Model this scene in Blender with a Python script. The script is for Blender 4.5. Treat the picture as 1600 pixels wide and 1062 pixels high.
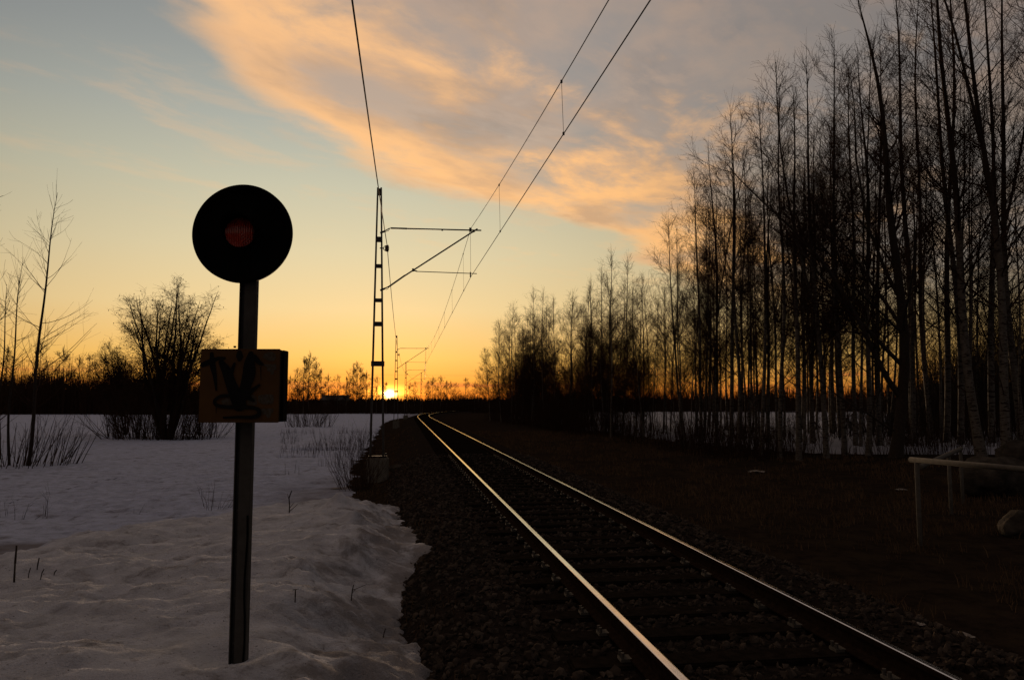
import bpy, math, random
import numpy as np

for _o in list(bpy.data.objects):
    bpy.data.objects.remove(_o)
S = bpy.context.scene
COL = S.collection
R = math.radians
rng = np.random.default_rng(11)
random.seed(5)

# ------------------------------------------------------------------ camera
CAMZ = 1.60                      # eye height above the rail tops (rail top = 0)
PITCH = math.atan(101 / 1200)    # 1200 = focal length in photo pixels
cam = bpy.data.cameras.new('camera')
cam.sensor_width = 36; cam.lens = 27; cam.clip_start = .05; cam.clip_end = 9000
camo = bpy.data.objects.new('camera', cam); COL.objects.link(camo)
camo.location = (0, 0, CAMZ); camo.rotation_euler = (R(90) + PITCH, 0, 0)
S.camera = camo
S.view_settings.view_transform = 'Standard'; S.view_settings.look = 'None'
S.view_settings.exposure = 0.0; S.view_settings.gamma = 1.0
S.view_settings.use_curve_mapping = False
S.cycles.max_bounces = 6; S.cycles.diffuse_bounces = 2

SUN_AZ = math.atan((609 - 800) / 1200)     # from +Y, positive to the right
SUN_EL = R(0.74)

def lin(c):
    return tuple(((v / 255) / 12.92 if v / 255 <= .04045 else ((v / 255 + .055) / 1.055) ** 2.4) for v in c) + (1,)

# ------------------------------------------------------------------ sky
world = bpy.data.worlds.new('World'); S.world = world; world.use_nodes = True
NT = world.node_tree; NT.nodes.clear()

class N:
    """tiny expression helper over a node tree"""
    def __init__(s, nt): s.nt = nt
    def new(s, t, **k):
        n = s.nt.nodes.new(t)
        for a, v in k.items(): setattr(n, a, v)
        return n
    def put(s, sock, v):
        if isinstance(v, bpy.types.NodeSocket): s.nt.links.new(v, sock)
        else: sock.default_value = v
    def m(s, op, a, b=0.0, c=0.0, clamp=False):
        n = s.new('ShaderNodeMath', operation=op, use_clamp=clamp)
        s.put(n.inputs[0], a); s.put(n.inputs[1], b)
        if len(n.inputs) > 2: s.put(n.inputs[2], c)
        return n.outputs[0]
    def add(s, a, b): return s.m('ADD', a, b)
    def sub(s, a, b): return s.m('SUBTRACT', a, b)
    def mul(s, a, b): return s.m('MULTIPLY', a, b)
    def smooth(s, x, lo, hi, a=0.0, b=1.0):
        n = s.new('ShaderNodeMapRange', interpolation_type='SMOOTHSTEP')
        s.put(n.inputs[0], x); n.inputs[1].default_value = lo; n.inputs[2].default_value = hi
        n.inputs[3].default_value = a; n.inputs[4].default_value = b
        return n.outputs[0]
    def mapr(s, x, lo, hi, a=0.0, b=1.0):
        n = s.new('ShaderNodeMapRange')
        s.put(n.inputs[0], x); n.inputs[1].default_value = lo; n.inputs[2].default_value = hi
        n.inputs[3].default_value = a; n.inputs[4].default_value = b
        return n.outputs[0]
    def ramp(s, x, stops, interp='LINEAR'):
        n = s.new('ShaderNodeValToRGB'); s.put(n.inputs[0], x)
        e = n.color_ramp.elements; n.color_ramp.interpolation = interp
        while len(e) > 1: e.remove(e[-1])
        e[0].position, e[0].color = stops[0][0], stops[0][1]
        for p, c in stops[1:]:
            k = e.new(p); k.color = c
        return n.outputs[0]
    def mix(s, f, a, b, blend='MIX', clamp=False):
        n = s.new('ShaderNodeMix', data_type='RGBA', blend_type=blend)
        n.clamp_result = clamp
        s.put(n.inputs[0], f); s.put(n.inputs[6], a); s.put(n.inputs[7], b)
        return n.outputs[2]
    def vec(s, x, y, z):
        n = s.new('ShaderNodeCombineXYZ')
        for i, v in enumerate((x, y, z)): s.put(n.inputs[i], v)
        return n.outputs[0]
    def noise(s, v, scale, detail=4, rough=.5, dist=0.0):
        n = s.new('ShaderNodeTexNoise')
        if v is not None: s.put(n.inputs['Vector'], v)
        n.inputs['Scale'].default_value = scale; n.inputs['Detail'].default_value = detail
        n.inputs['Roughness'].default_value = rough; n.inputs['Distortion'].default_value = dist
        return n.outputs[0]

def build_sky():
    w = N(NT)
    tc = w.new('ShaderNodeTexCoord')
    sep = w.new('ShaderNodeSeparateXYZ'); NT.links.new(tc.outputs['Generated'], sep.inputs[0])
    x, y, z = sep.outputs
    zc = w.m('MAXIMUM', z, 0.0)
    ln = w.m('MAXIMUM', w.m('SQRT', w.add(w.mul(x, x), w.mul(y, y))), .001)
    sx, sy = math.sin(SUN_AZ - R(3)), math.cos(SUN_AZ - R(3))
    cosA = w.m('DIVIDE', w.add(w.mul(x, sx), w.mul(y, sy)), ln)
    fall = w.m('EXPONENT', w.mul(w.sub(1.0, cosA), -1 / .27))
    fall = w.mul(fall, w.mapr(ln, .0, .7))
    A = w.ramp(zc, [(0, lin((232, 96, 24))), (.012, lin((248, 136, 42))), (.03, lin((250, 168, 66))), (.06, lin((249, 194, 102))),
                    (.12, lin((238, 207, 148))), (.19, lin((219, 203, 162))), (.27, lin((194, 190, 165))), (.34, lin((170, 172, 161))),
                    (.41, lin((150, 153, 149))), (.5, lin((126, 131, 132))), (.75, lin((72, 78, 98))), (1, lin((52, 60, 86)))])
    B = w.ramp(zc, [(0, lin((24, 20, 24))), (.1, lin((32, 28, 34))), (.25, lin((42, 42, 54))), (.5, lin((50, 57, 80))), (1, lin((52, 60, 86)))])
    sky = w.mix(fall, B, A)
    # cloud sheet: directions projected onto a flat layer overhead
    zz = w.m('MAXIMUM', z, .02)
    px = w.m('DIVIDE', x, zz); py = w.m('DIVIDE', y, zz)
    along = w.add(w.mul(px, .565), w.mul(py, .825))
    across = w.add(w.mul(px, .825), w.mul(py, -.565))
    vec = w.vec(w.mul(along, .75), w.mul(across, 1.15), 3.7)
    n1 = w.noise(vec, 1.35, 8, .56, .15)
    n2 = w.noise(w.vec(w.mul(along, 1.0), w.mul(across, 1.7), 9.1), 2.0, 9, .60, .3)
    n0 = w.noise(w.vec(px, py, 1.3), .55, 2, .5)
    el = w.ramp(w.mul(along, .1), [(0, (1.3, ) * 3 + (1,)), (.106, (.62,) * 3 + (1,)), (.184, (.30,) * 3 + (1,)), (.242, (.20,) * 3 + (1,)), (.297, (.22,) * 3 + (1,)), (.39, (.50,) * 3 + (1,)), (.48, (.25,) * 3 + (1,)), (.8, (.0,) * 3 + (1,))], 'B_SPLINE')
    edge = w.add(w.sub(w.add(across, 2.60), el), w.add(w.mul(w.sub(n1, .5), .95), w.mul(w.sub(n0, .5), .45)))
    dens = w.smooth(edge, .02, .26)
    dens = w.mul(dens, w.smooth(zz, .09, .18))
    hollow = w.smooth(w.add(n2, w.mul(n1, .6)), .70, 1.05, 1.0, .72)
    dens = w.mul(dens, hollow)
    thin = w.mul(w.smooth(n2, .50, .72), w.smooth(w.add(across, w.mul(n0, 1.2)), -3.6, -2.0))
    dens = w.m('MAXIMUM', dens, w.mul(w.mul(thin, .22), w.smooth(zz, .08, .2)))
    deep = w.smooth(w.add(edge, w.add(w.mul(w.sub(n2, .5), 4.0), w.mul(w.sub(n1, .5), 2.0))), .22, 1.6)
    warm = lin((255, 188, 114)); mauve = lin((150, 139, 131))
    cc = w.mix(deep, warm, mauve)
    cc = w.mix(w.smooth(zz, .1, .5, 0, .55), cc, w.mix(deep, lin((222, 178, 136)), lin((140, 134, 132))))
    cc = w.mix(w.smooth(n1, .38, .62, 0, .5), cc, w.mix(w.smooth(n2, .38, .62), lin((112, 112, 114)), lin((214, 168, 130))))
    bright = w.add(.36, w.mul(.72, w.m('MINIMUM', w.add(fall, .12), 1.0)))
    cc = w.mix(1.0, cc, w.vec(bright, bright, w.mul(bright, 1.0)), 'MULTIPLY')
    sky = w.mix(w.mul(dens, .9), sky, cc)
    # low bars of haze near the horizon
    hz = w.noise(w.vec(w.mul(cosA, 9), 0.0, w.mul(z, 60)), 1.6, 4, .55)
    hb = w.mul(w.smooth(hz, .52, .68), w.mul(w.smooth(z, .0, .012), w.smooth(z, .05, .028)))
    sky = w.mix(w.mul(hb, .5), sky, lin((206, 92, 58)), 'MIX')
    # the sun low on the horizon and its aureole
    sd = (math.sin(SUN_AZ) * math.cos(SUN_EL), math.cos(SUN_AZ) * math.cos(SUN_EL), math.sin(SUN_EL))
    dt = w.add(w.add(w.mul(x, sd[0]), w.mul(y, sd[1])), w.mul(z, sd[2]))
    a2 = w.mul(w.m('MAXIMUM', w.sub(1.0, dt), 0.0), 2.0)      # ~ angle squared
    dzz = w.sub(z, sd[2])
    g1 = w.m('EXPONENT', w.sub(w.mul(a2, -1 / (.0062 ** 2)), w.mul(w.mul(dzz, dzz), 1 / (.0058 ** 2))))
    g1 = w.mul(g1, w.smooth(hz, .30, .55, .25, 1.0))
    g2 = w.m('EXPONENT', w.sub(w.mul(a2, -1 / (.026 ** 2)), w.mul(w.mul(dzz, dzz), 1 / (.011 ** 2))))
    g2 = w.mul(g2, w.smooth(hz, .35, .62, .35, 1.5))
    g3 = w.m('EXPONENT', w.mul(a2, -1 / (.085 ** 2)))
    sky = w.mix(1.0, sky, w.mix(g3, (0, 0, 0, 1), (.26, .085, .008, 1)), 'ADD')
    sky = w.mix(1.0, sky, w.mix(g2, (0, 0, 0, 1), (2.6, 1.1, .12, 1)), 'ADD')
    sky = w.mix(1.0, sky, w.mix(g1, (0, 0, 0, 1), (20, 13, 4.5, 1)), 'ADD')
    bg = w.new('ShaderNodeBackground'); NT.links.new(sky, bg.inputs[0]); bg.inputs[1].default_value = 1.10
    nis = w.new('ShaderNodeTexSky'); nis.sky_type = 'NISHITA'; nis.sun_disc = False
    nis.sun_elevation = SUN_EL; nis.sun_rotation = SUN_AZ; nis.dust_density = 1.5
    bg2 = w.new('ShaderNodeBackground'); NT.links.new(nis.outputs[0], bg2.inputs[0]); bg2.inputs[1].default_value = .003
    ad = w.new('ShaderNodeAddShader'); NT.links.new(bg.outputs[0], ad.inputs[0]); NT.links.new(bg2.outputs[0], ad.inputs[1])
    out = w.new('ShaderNodeOutputWorld'); NT.links.new(ad.outputs[0], out.inputs[0])
build_sky()

sun = bpy.data.lights.new('sun', 'SUN'); sun.energy = 2.8; sun.angle = R(.5); sun.color = (1, .66, .40)
suno = bpy.data.objects.new('sun', sun); COL.objects.link(suno)
suno.rotation_euler = (R(90) - R(1.3), 0, math.pi - SUN_AZ)

# ------------------------------------------------------------------ helpers
def P(px, py, Y):
    """world point at distance Y on the sight line through photo pixel (px, py)"""
    u, v = (px - 800) / 1200, (531 - py) / 1200
    c, s = math.cos(PITCH), math.sin(PITCH)
    dy, dz = c - v * s, s + v * c
    return np.array([u / dy * Y, Y, CAMZ + dz / dy * Y])

def tag(o, label=None, cat=None, group=None, kind=None):
    if label: o['label'] = label
    if cat: o['category'] = cat
    if group: o['group'] = group
    if kind: o['kind'] = kind
    return o

def empty(name, loc=(0, 0, 0), rz=0):
    o = bpy.data.objects.new(name, None); COL.objects.link(o)
    o.location = loc; o.rotation_euler = (0, 0, rz); o.empty_display_size = .2
    return o

def link(name, me, parent=None, mat=None):
    o = bpy.data.objects.new(name, me); COL.objects.link(o)
    if mat is not None and not len(me.materials): me.materials.append(mat)
    if parent is not None: o.parent = parent
    return o

def copy_tree(o, parent=None):
    kids = [c for c in bpy.data.objects if c.parent == o] if not hasattr(copy_tree, 'k') else copy_tree.k(o)
    c = o.copy(); COL.objects.link(c); c.parent = parent
    for ch in kids: copy_tree(ch, c)
    return c

def mesh_np(name, V, F, smooth=True, mats=None, midx=None):
    """F: (n,k) int array, all faces with k corners"""
    V = np.asarray(V, np.float32); F = np.asarray(F, np.int32)
    me = bpy.data.meshes.new(name)
    me.vertices.add(len(V)); me.vertices.foreach_set('co', V.ravel())
    n, k = F.shape
    me.loops.add(n * k); me.loops.foreach_set('vertex_index', F.ravel())
    me.polygons.add(n)
    me.polygons.foreach_set('loop_start', np.arange(0, n * k, k, dtype=np.int32))
    me.polygons.foreach_set('loop_total', np.full(n, k, np.int32))
    me.polygons.foreach_set('use_smooth', np.full(n, smooth, bool))
    for m in (mats or []): me.materials.append(m)
    if midx is not None: me.polygons.foreach_set('material_index', np.asarray(midx, np.int32))
    me.update(calc_edges=True)
    return me

def norm(v): return v / np.maximum(np.linalg.norm(v, axis=-1, keepdims=True), 1e-9)

def tubes(batches, sides=3, name='branches', mats=None, cap=False):
    """batches: list of (pts (T,n,3), rad (T,n)[, sides]) -> one mesh of tapered tubes"""
    Vs, Fs, off = [], [], 0
    for b in batches:
        pts, rad = b[0], b[1]; sd = b[2] if len(b) > 2 else sides
        T, n, _ = pts.shape
        tan = np.empty_like(pts)
        tan[:, 1:-1] = pts[:, 2:] - pts[:, :-2]; tan[:, 0] = pts[:, 1] - pts[:, 0]; tan[:, -1] = pts[:, -1] - pts[:, -2]
        tan = norm(tan)
        mean = norm(tan.mean(1))
        ref = np.where(np.abs(mean[:, 2:3]) > .8, np.array([[1., 0, 0]]), np.array([[0, 0, 1.]]))[:, None, :]
        a = norm(np.cross(tan, ref)); c = np.cross(tan, a)
        ang = np.arange(sd) * 2 * math.pi / sd
        ring = pts[:, :, None, :] + rad[:, :, None, None] * (a[:, :, None, :] * np.cos(ang)[None, None, :, None] + c[:, :, None, :] * np.sin(ang)[None, None, :, None])
        V = ring.reshape(-1, 3)
        i = np.arange(T)[:, None, None] * n * sd; j = np.arange(n - 1)[None, :, None] * sd; k = np.arange(sd)[None, None, :]
        k2 = (k + 1) % sd
        F = np.stack(np.broadcast_arrays(i + j + k, i + j + k2, i + j + sd + k2, i + j + sd + k), -1).reshape(-1, 4) + off
        Vs.append(V); Fs.append(F); off += len(V)
        if cap and sd == 4: pass
    return mesh_np(name, np.concatenate(Vs), np.concatenate(Fs), True, mats)

class MB:
    """collects boxes / bars / polys with any corner count"""
    def __init__(s): s.v, s.f = [], []
    def box(s, lo, hi, rot=0, org=(0, 0)):
        b = len(s.v)
        for z in (lo[2], hi[2]):
            for x, y in ((lo[0], lo[1]), (hi[0], lo[1]), (hi[0], hi[1]), (lo[0], hi[1])):
                if rot:
                    x, y = org[0] + (x - org[0]) * math.cos(rot) - (y - org[1]) * math.sin(rot), org[1] + (x - org[0]) * math.sin(rot) + (y - org[1]) * math.cos(rot)
                s.v.append((x, y, z))
        for q in ((3, 2, 1, 0), (4, 5, 6, 7), (0, 1, 5, 4), (1, 2, 6, 5), (2, 3, 7, 6), (3, 0, 4, 7)): s.f.append(tuple(b + i for i in q))
        return s
    def bar(s, p, q, r, sides=8, r2=None):
        p = np.array(p, float); q = np.array(q, float); r2 = r if r2 is None else r2
        t = (q - p) / np.linalg.norm(q - p)
        ref = np.array([1., 0, 0]) if abs(t[2]) > .8 else np.array([0, 0, 1.])
        a = np.cross(t, ref); a /= np.linalg.norm(a); c = np.cross(t, a)
        b = len(s.v)
        for o, rr in ((p, r), (q, r2)):
            for k in range(sides):
                th = 2 * math.pi * (k + .5) / sides
                s.v.append(tuple(o + rr * (a * math.cos(th) + c * math.sin(th))))
        for k in range(sides):
            s.f.append((b + k, b + (k + 1) % sides, b + sides + (k + 1) % sides, b + sides + k))
        s.f.append(tuple(b + k for k in reversed(range(sides)))); s.f.append(tuple(b + sides + k for k in range(sides)))
        return s
    def path(s, pts, r, sides=8):
        for a, b in zip(pts[:-1], pts[1:]): s.bar(a, b, r, sides)
        return s
    def lathe(s, prof, n=48, axis='y', org=(0, 0, 0), closed=False):
        b = len(s.v)
        for (r, h) in prof:
            for k in range(n):
                th = 2 * math.pi * k / n
                if axis == 'y': s.v.append((org[0] + r * math.cos(th), org[1] + h, org[2] + r * math.sin(th)))
                else: s.v.append((org[0] + r * math.cos(th), org[1] + r * math.sin(th), org[2] + h))
        for i in range(len(prof) - 1):
            for k in range(n):
                q = (b + i * n + k, b + i * n + (k + 1) % n, b + (i + 1) * n + (k + 1) % n, b + (i + 1) * n + k)
                s.f.append(q if axis == 'z' else q[::-1])
        if closed:
            s.f.append(tuple(b + k for k in range(n))); s.f.append(tuple(b + (len(prof) - 1) * n + k for k in reversed(range(n))))
        return s
    def mesh(s, name, mat=None, smooth=False, bevel=0):
        me = bpy.data.meshes.new(name); me.from_pydata([tuple(map(float, v)) for v in s.v], [], s.f)
        if smooth: me.polygons.foreach_set('use_smooth', [True] * len(me.polygons))
        if mat: me.materials.append(mat)
        me.update()
        if bevel:
            import bmesh
            bm = bmesh.new(); bm.from_mesh(me)
            bmesh.ops.bevel(bm, geom=list(bm.edges), offset=bevel, segments=2, affect='EDGES', clamp_overlap=True)
            bm.to_mesh(me); bm.free()
        return me
    def obj(s, name, mat, parent=None, smooth=False, bevel=0):
        return link(name, s.mesh(name, mat, smooth, bevel), parent)

# value noise
TAB = np.random.default_rng(3).random((256, 256))
def vnoise(x, y):
    xi = np.floor(x).astype(int); yi = np.floor(y).astype(int); fx = x - xi; fy = y - yi
    fx = fx * fx * (3 - 2 * fx); fy = fy * fy * (3 - 2 * fy)
    a = TAB[xi & 255, yi & 255]; b = TAB[(xi + 1) & 255, yi & 255]; c = TAB[xi & 255, (yi + 1) & 255]; d = TAB[(xi + 1) & 255, (yi + 1) & 255]
    return (a * (1 - fx) + b * fx) * (1 - fy) + (c * (1 - fx) + d * fx) * fy - .5
def fbm(x, y, o=4, g=.5):
    s = 0; a = 1; t = 0
    for i in range(o):
        s = s + a * vnoise(x * 2 ** i + 17.3 * i, y * 2 ** i + 5.1 * i); t += a; a *= g
    return s / t
def sst(a, b, x):
    t = np.clip((x - a) / (b - a), 0, 1); return t * t * (3 - 2 * t)

# ------------------------------------------------------------------ materials
def mat(name, col, rough=.8, metal=0, var=.25, scale=8, bump=0, bscale=30, spec=.5, col2=None, fn=None, detail=5):
    m = bpy.data.materials.new(name); m.use_nodes = True
    nt = m.node_tree; b = nt.nodes['Principled BSDF']; w = N(nt)
    b.inputs['Roughness'].default_value = rough; b.inputs['Metallic'].default_value = metal
    b.inputs['Specular IOR Level'].default_value = spec
    tc = w.new('ShaderNodeTexCoord').outputs['Object']
    n = w.noise(tc, scale, detail, .6)
    c1 = tuple(v * (1 - var) for v in col[:3]) + (1,)
    c2 = col2 + (1,) if col2 else tuple(min(1, v * (1 + var)) for v in col[:3]) + (1,)
    c = w.mix(w.mapr(n, .3, .7), c1, c2)
    if fn: c = fn(w, tc, c, b)
    nt.links.new(c, b.inputs['Base Color'])
    if bump:
        bn = w.new('ShaderNodeBump'); bn.inputs['Strength'].default_value = 1; bn.inputs['Distance'].default_value = bump
        nt.links.new(w.noise(tc, bscale, 5, .6), bn.inputs['Height']); nt.links.new(bn.outputs[0], b.inputs['Normal'])
    return m

def snow_fn(w, tc, c, b):
    fa = w.new('ShaderNodeAttribute'); fa.attribute_name = 'field'
    sa = w.new('ShaderNodeAttribute'); sa.attribute_name = 'slush'
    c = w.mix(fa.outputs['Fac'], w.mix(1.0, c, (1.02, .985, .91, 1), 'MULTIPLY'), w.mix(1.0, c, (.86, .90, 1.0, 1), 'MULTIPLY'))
    c = w.mix(w.mul(sa.outputs['Fac'], .75), c, (.12, .095, .075, 1))
    g = w.noise(tc, 220, 3, .7)                      # coarse old snow grains
    c = w.mix(w.mapr(g, .35, .65, 0, .45), c, (.15, .145, .145, 1), 'MIX')
    d = w.noise(tc, 1.6, 8, .7, .6)                 # grit and dust blown from the track
    sep = w.new('ShaderNodeSeparateXYZ'); w.nt.links.new(tc, sep.inputs[0])
    near = w.smooth(w.add(sep.outputs[0], w.mul(sep.outputs[1], .139)), -1.6, .5)
    dirt = w.mul(w.smooth(w.add(d, w.mul(near, .22)), .52, .72), .62)
    c = w.mix(dirt, c, (.085, .062, .042, 1))
    d2 = w.noise(tc, 9, 6, .7, .3); c = w.mix(w.mul(w.smooth(d2, .56, .72), .5), c, (.09, .07, .05, 1))
    sp = w.noise(tc, 38, 2, .5)
    c = w.mix(w.mul(w.smooth(sp, .70, .74), .85), c, (.04, .03, .022, 1))
    return c
M = {}
M['snow'] = mat('snow', (.56, .61, .75), 1, 0, .22, 3, .040, 55, 0, fn=snow_fn)
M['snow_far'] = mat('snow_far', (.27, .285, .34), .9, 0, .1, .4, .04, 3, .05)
def ground_fn(w, tc, c, b):
    n = w.noise(tc, 1.7, 5, .65)
    return w.mix(w.smooth(n, .45, .62), c, (.026, .019, .013, 1))
M['ground'] = mat('ground', (.018, .013, .010), 1, 0, .4, 6, .03, 22, 0, fn=ground_fn)
M['ballast'] = mat('ballast', (.018, .014, .012), 1, 0, .5, 14, .02, 40, 0)
M['stone'] = mat('stone', (.012, .010, .009), 1, 0, .5, 5, .002, 120, 0, col2=(.085, .068, .056))
M['boulder'] = mat('boulder', (.045, .040, .034), 1, 0, .6, 3, .05, 7, 0)
M['bark'] = mat('bark', (.030, .022, .017), .9, 0, .35, 12, 0, 30, .2)
M['twig'] = mat('twig', (.034, .018, .011), 1, 0, .3, 2, 0, 30, .05)
def birch_fn(w, tc, c, b):
    mp = w.new('ShaderNodeMapping'); w.nt.links.new(tc, mp.inputs[0]); mp.inputs['Scale'].default_value = (3, 3, 14)
    n = w.noise(mp.outputs[0], 1.6, 5, .6, .3)
    c = w.mix(w.smooth(n, .52, .60), c, (.02, .016, .013, 1))
    sep = w.new('ShaderNodeSeparateXYZ'); w.nt.links.new(tc, sep.inputs[0])
    up = w.smooth(w.add(sep.outputs[2], w.mul(n, 4)), 7.5, 12)     # thin dark upper bark
    return w.mix(up, c, (.028, .019, .014, 1))
M['birch'] = mat('birch', (.11, .10, .088), .9, 0, .3, 6, .004, 30, .1, fn=birch_fn)
M['spruce'] = mat('spruce', (.012, .018, .011), .9, 0, .4, 2, 0, 30, .1)
M['grass'] = mat('grass', (.095, .062, .036), 1, 0, .45, 1.5, 0, 30, 0)
M['wood'] = mat('wood', (.013, .010, .008), 1, 0, .5, 9, .006, 60, 0)
M['rust'] = mat('rust', (.017, .011, .008), 1, .0, .4, 20, 0, 90, 0)
def rail_fn(w, tc, c, b):
    n = w.noise(tc, 3.0, 4, .7)
    w.nt.links.new(w.mapr(n, .3, .7, .10, .17), b.inputs['Roughness'])
    return c
M['rail_top'] = mat('rail_top', (.68, .66, .66), .14, 1, .12, 9, .0, 90, .5, fn=rail_fn)
M['galv'] = mat('galv', (.085, .080, .072), .95, .0, .25, 14, .0006, 60, .05)
M['steel_dark'] = mat('steel_dark', (.045, .042, .040), .6, .3, .3, 12, 0, 60, .4)
M['post'] = mat('post', (.045, .042, .038), .9, 0, .25, 16, .0006, 60, .4)
M['black'] = mat('black', (.0035, .0033, .0033), .9, 0, .3, 10, 0, 60, .05)
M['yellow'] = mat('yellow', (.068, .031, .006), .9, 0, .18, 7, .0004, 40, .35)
M['cabinet_side'] = mat('cabinet_side', (.010, .009, .008), .9, 0, .3, 9, 0, 40, .3)
M['sticker'] = mat('sticker', (.12, .112, .10), .9, 0, .35, 55, 0, 40, .1, col2=(.045, .03, .016))
M['paint_black'] = mat('paint_black', (.006, .006, .006), .7, 0, .3, 20, 0, 40, .1)
M['concrete'] = mat('concrete', (.13, .12, .10), 1, 0, .35, 7, .004, 45, 0)
M['insul'] = mat('insul', (.06, .025, .018), .2, 0, .2, 7, 0, 45, .5)
M['litter'] = mat('litter', (.20, .18, .16), .7, 0, .2, 12, .002, 45, .3)
M['house'] = mat('house', (.06, .05, .045), .8, 0, .2, 1, 0, 45, .3)
M['roofing'] = mat('roofing', (.03, .03, .03), .8, 0, .2, 1, 0, 45, .3)
M['ice'] = mat('ice', (.62, .60, .55), .06, 0, .1, 4, .004, 12, .8)
def lens_fn(w, tc, c, b):
    b.inputs['Coat Weight'].default_value = 1; b.inputs['Coat Roughness'].default_value = .05
    return c
M['lens'] = mat('lens', (.34, .030, .008), .16, 0, .4, 22, 0, 45, .5, fn=lens_fn)

# ------------------------------------------------------------------ track geometry
TY = np.arange(-60, 420, .25)
def _track():
    k = .00225 * np.clip((TY - 84) / 34, 0, 1)
    s = -.139 + np.cumsum(k) * .25
    x = np.cumsum(s) * .25
    x = x - np.interp(0, TY, x) + 2.46
    return x, s
TX, TS = _track()
def xc(Y): return np.interp(Y, TY, TX)
def slope(Y): return np.interp(Y, TY, TS)
def uof(X, Y): return (X - xc(Y)) / np.sqrt(1 + slope(Y) ** 2)

UE_Y = [-60, 0, 5.9, 7.9, 9.0, 10.4, 11.6, 13.5, 16, 18, 20, 24, 30, 52, 100, 200, 420]
UE_U = [-2.2, -2.15, -2.26, -2.40, -2.28, -1.88, -2.1, -2.45, -2.5, -2.7, -3.1, -3.8, -4.2, -4.5, -5.3, -7, -9]
def ground_z(X, Y):
    X = np.asarray(X, float); Y = np.asarray(Y, float)
    u = uof(X, Y); au = np.abs(u)
    z = -.235 - .02 * fbm(X * 1.3, Y * 1.3, 3)
    right = -.62 + .12 * fbm(X * .12 + 9, Y * .12, 3) + .05 * fbm(X * .9, Y * .9, 3) + .45 * sst(9, 17, X) * sst(40, 22, Y) * sst(10, 16, Y)
    left = -.95 - .25 * sst(-4, -9, u) + .06 * fbm(X * .5, Y * .5, 3)
    side = np.where(u > 0, right, left)
    f = np.where(u > 0, sst(1.75, 2.9, au), sst(1.75, 3.4, au))
    return z * (1 - f) + side * f

def behind_crest(X, Y):
    crest = np.interp(X / np.maximum(Y, .5), [-6, -2, -1, -.667, -.56, -.35, -.2, -.1], [2.5, 5, 7.2, 8.9, 10.7, 13.4, 15.4, 16.5])
    return Y - crest
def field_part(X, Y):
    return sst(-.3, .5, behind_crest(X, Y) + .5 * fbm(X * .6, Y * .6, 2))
def slush(X, Y):
    u = uof(X, Y)
    a = np.exp(-(((X + 9.5) / 3.2) ** 2 + ((Y - 15.2 - .25 * (X + 9.5)) / .9) ** 2) * 1.0)
    b = sst(-7.5, -4, u) * sst(15, 18, Y) * sst(30, 22, Y) * .7
    return np.clip(a * (1 + 2 * fbm(X * .9, Y * 2.5, 4)) + b * (1 + 3 * fbm(X * .8, Y * 1.6, 4)), 0, 1)
BX = [(530, 772, 13.6, .32, .30), (455, 790, 12.2, .07, .5), (600, 770, 14.6, .22, .28), (556, 806, 11.6, .20, .24), (562, 836, 10.4, .14, .2), (470, 838, 10.3, .05, .45), (505, 800, 12.0, .07, .3)]
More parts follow.
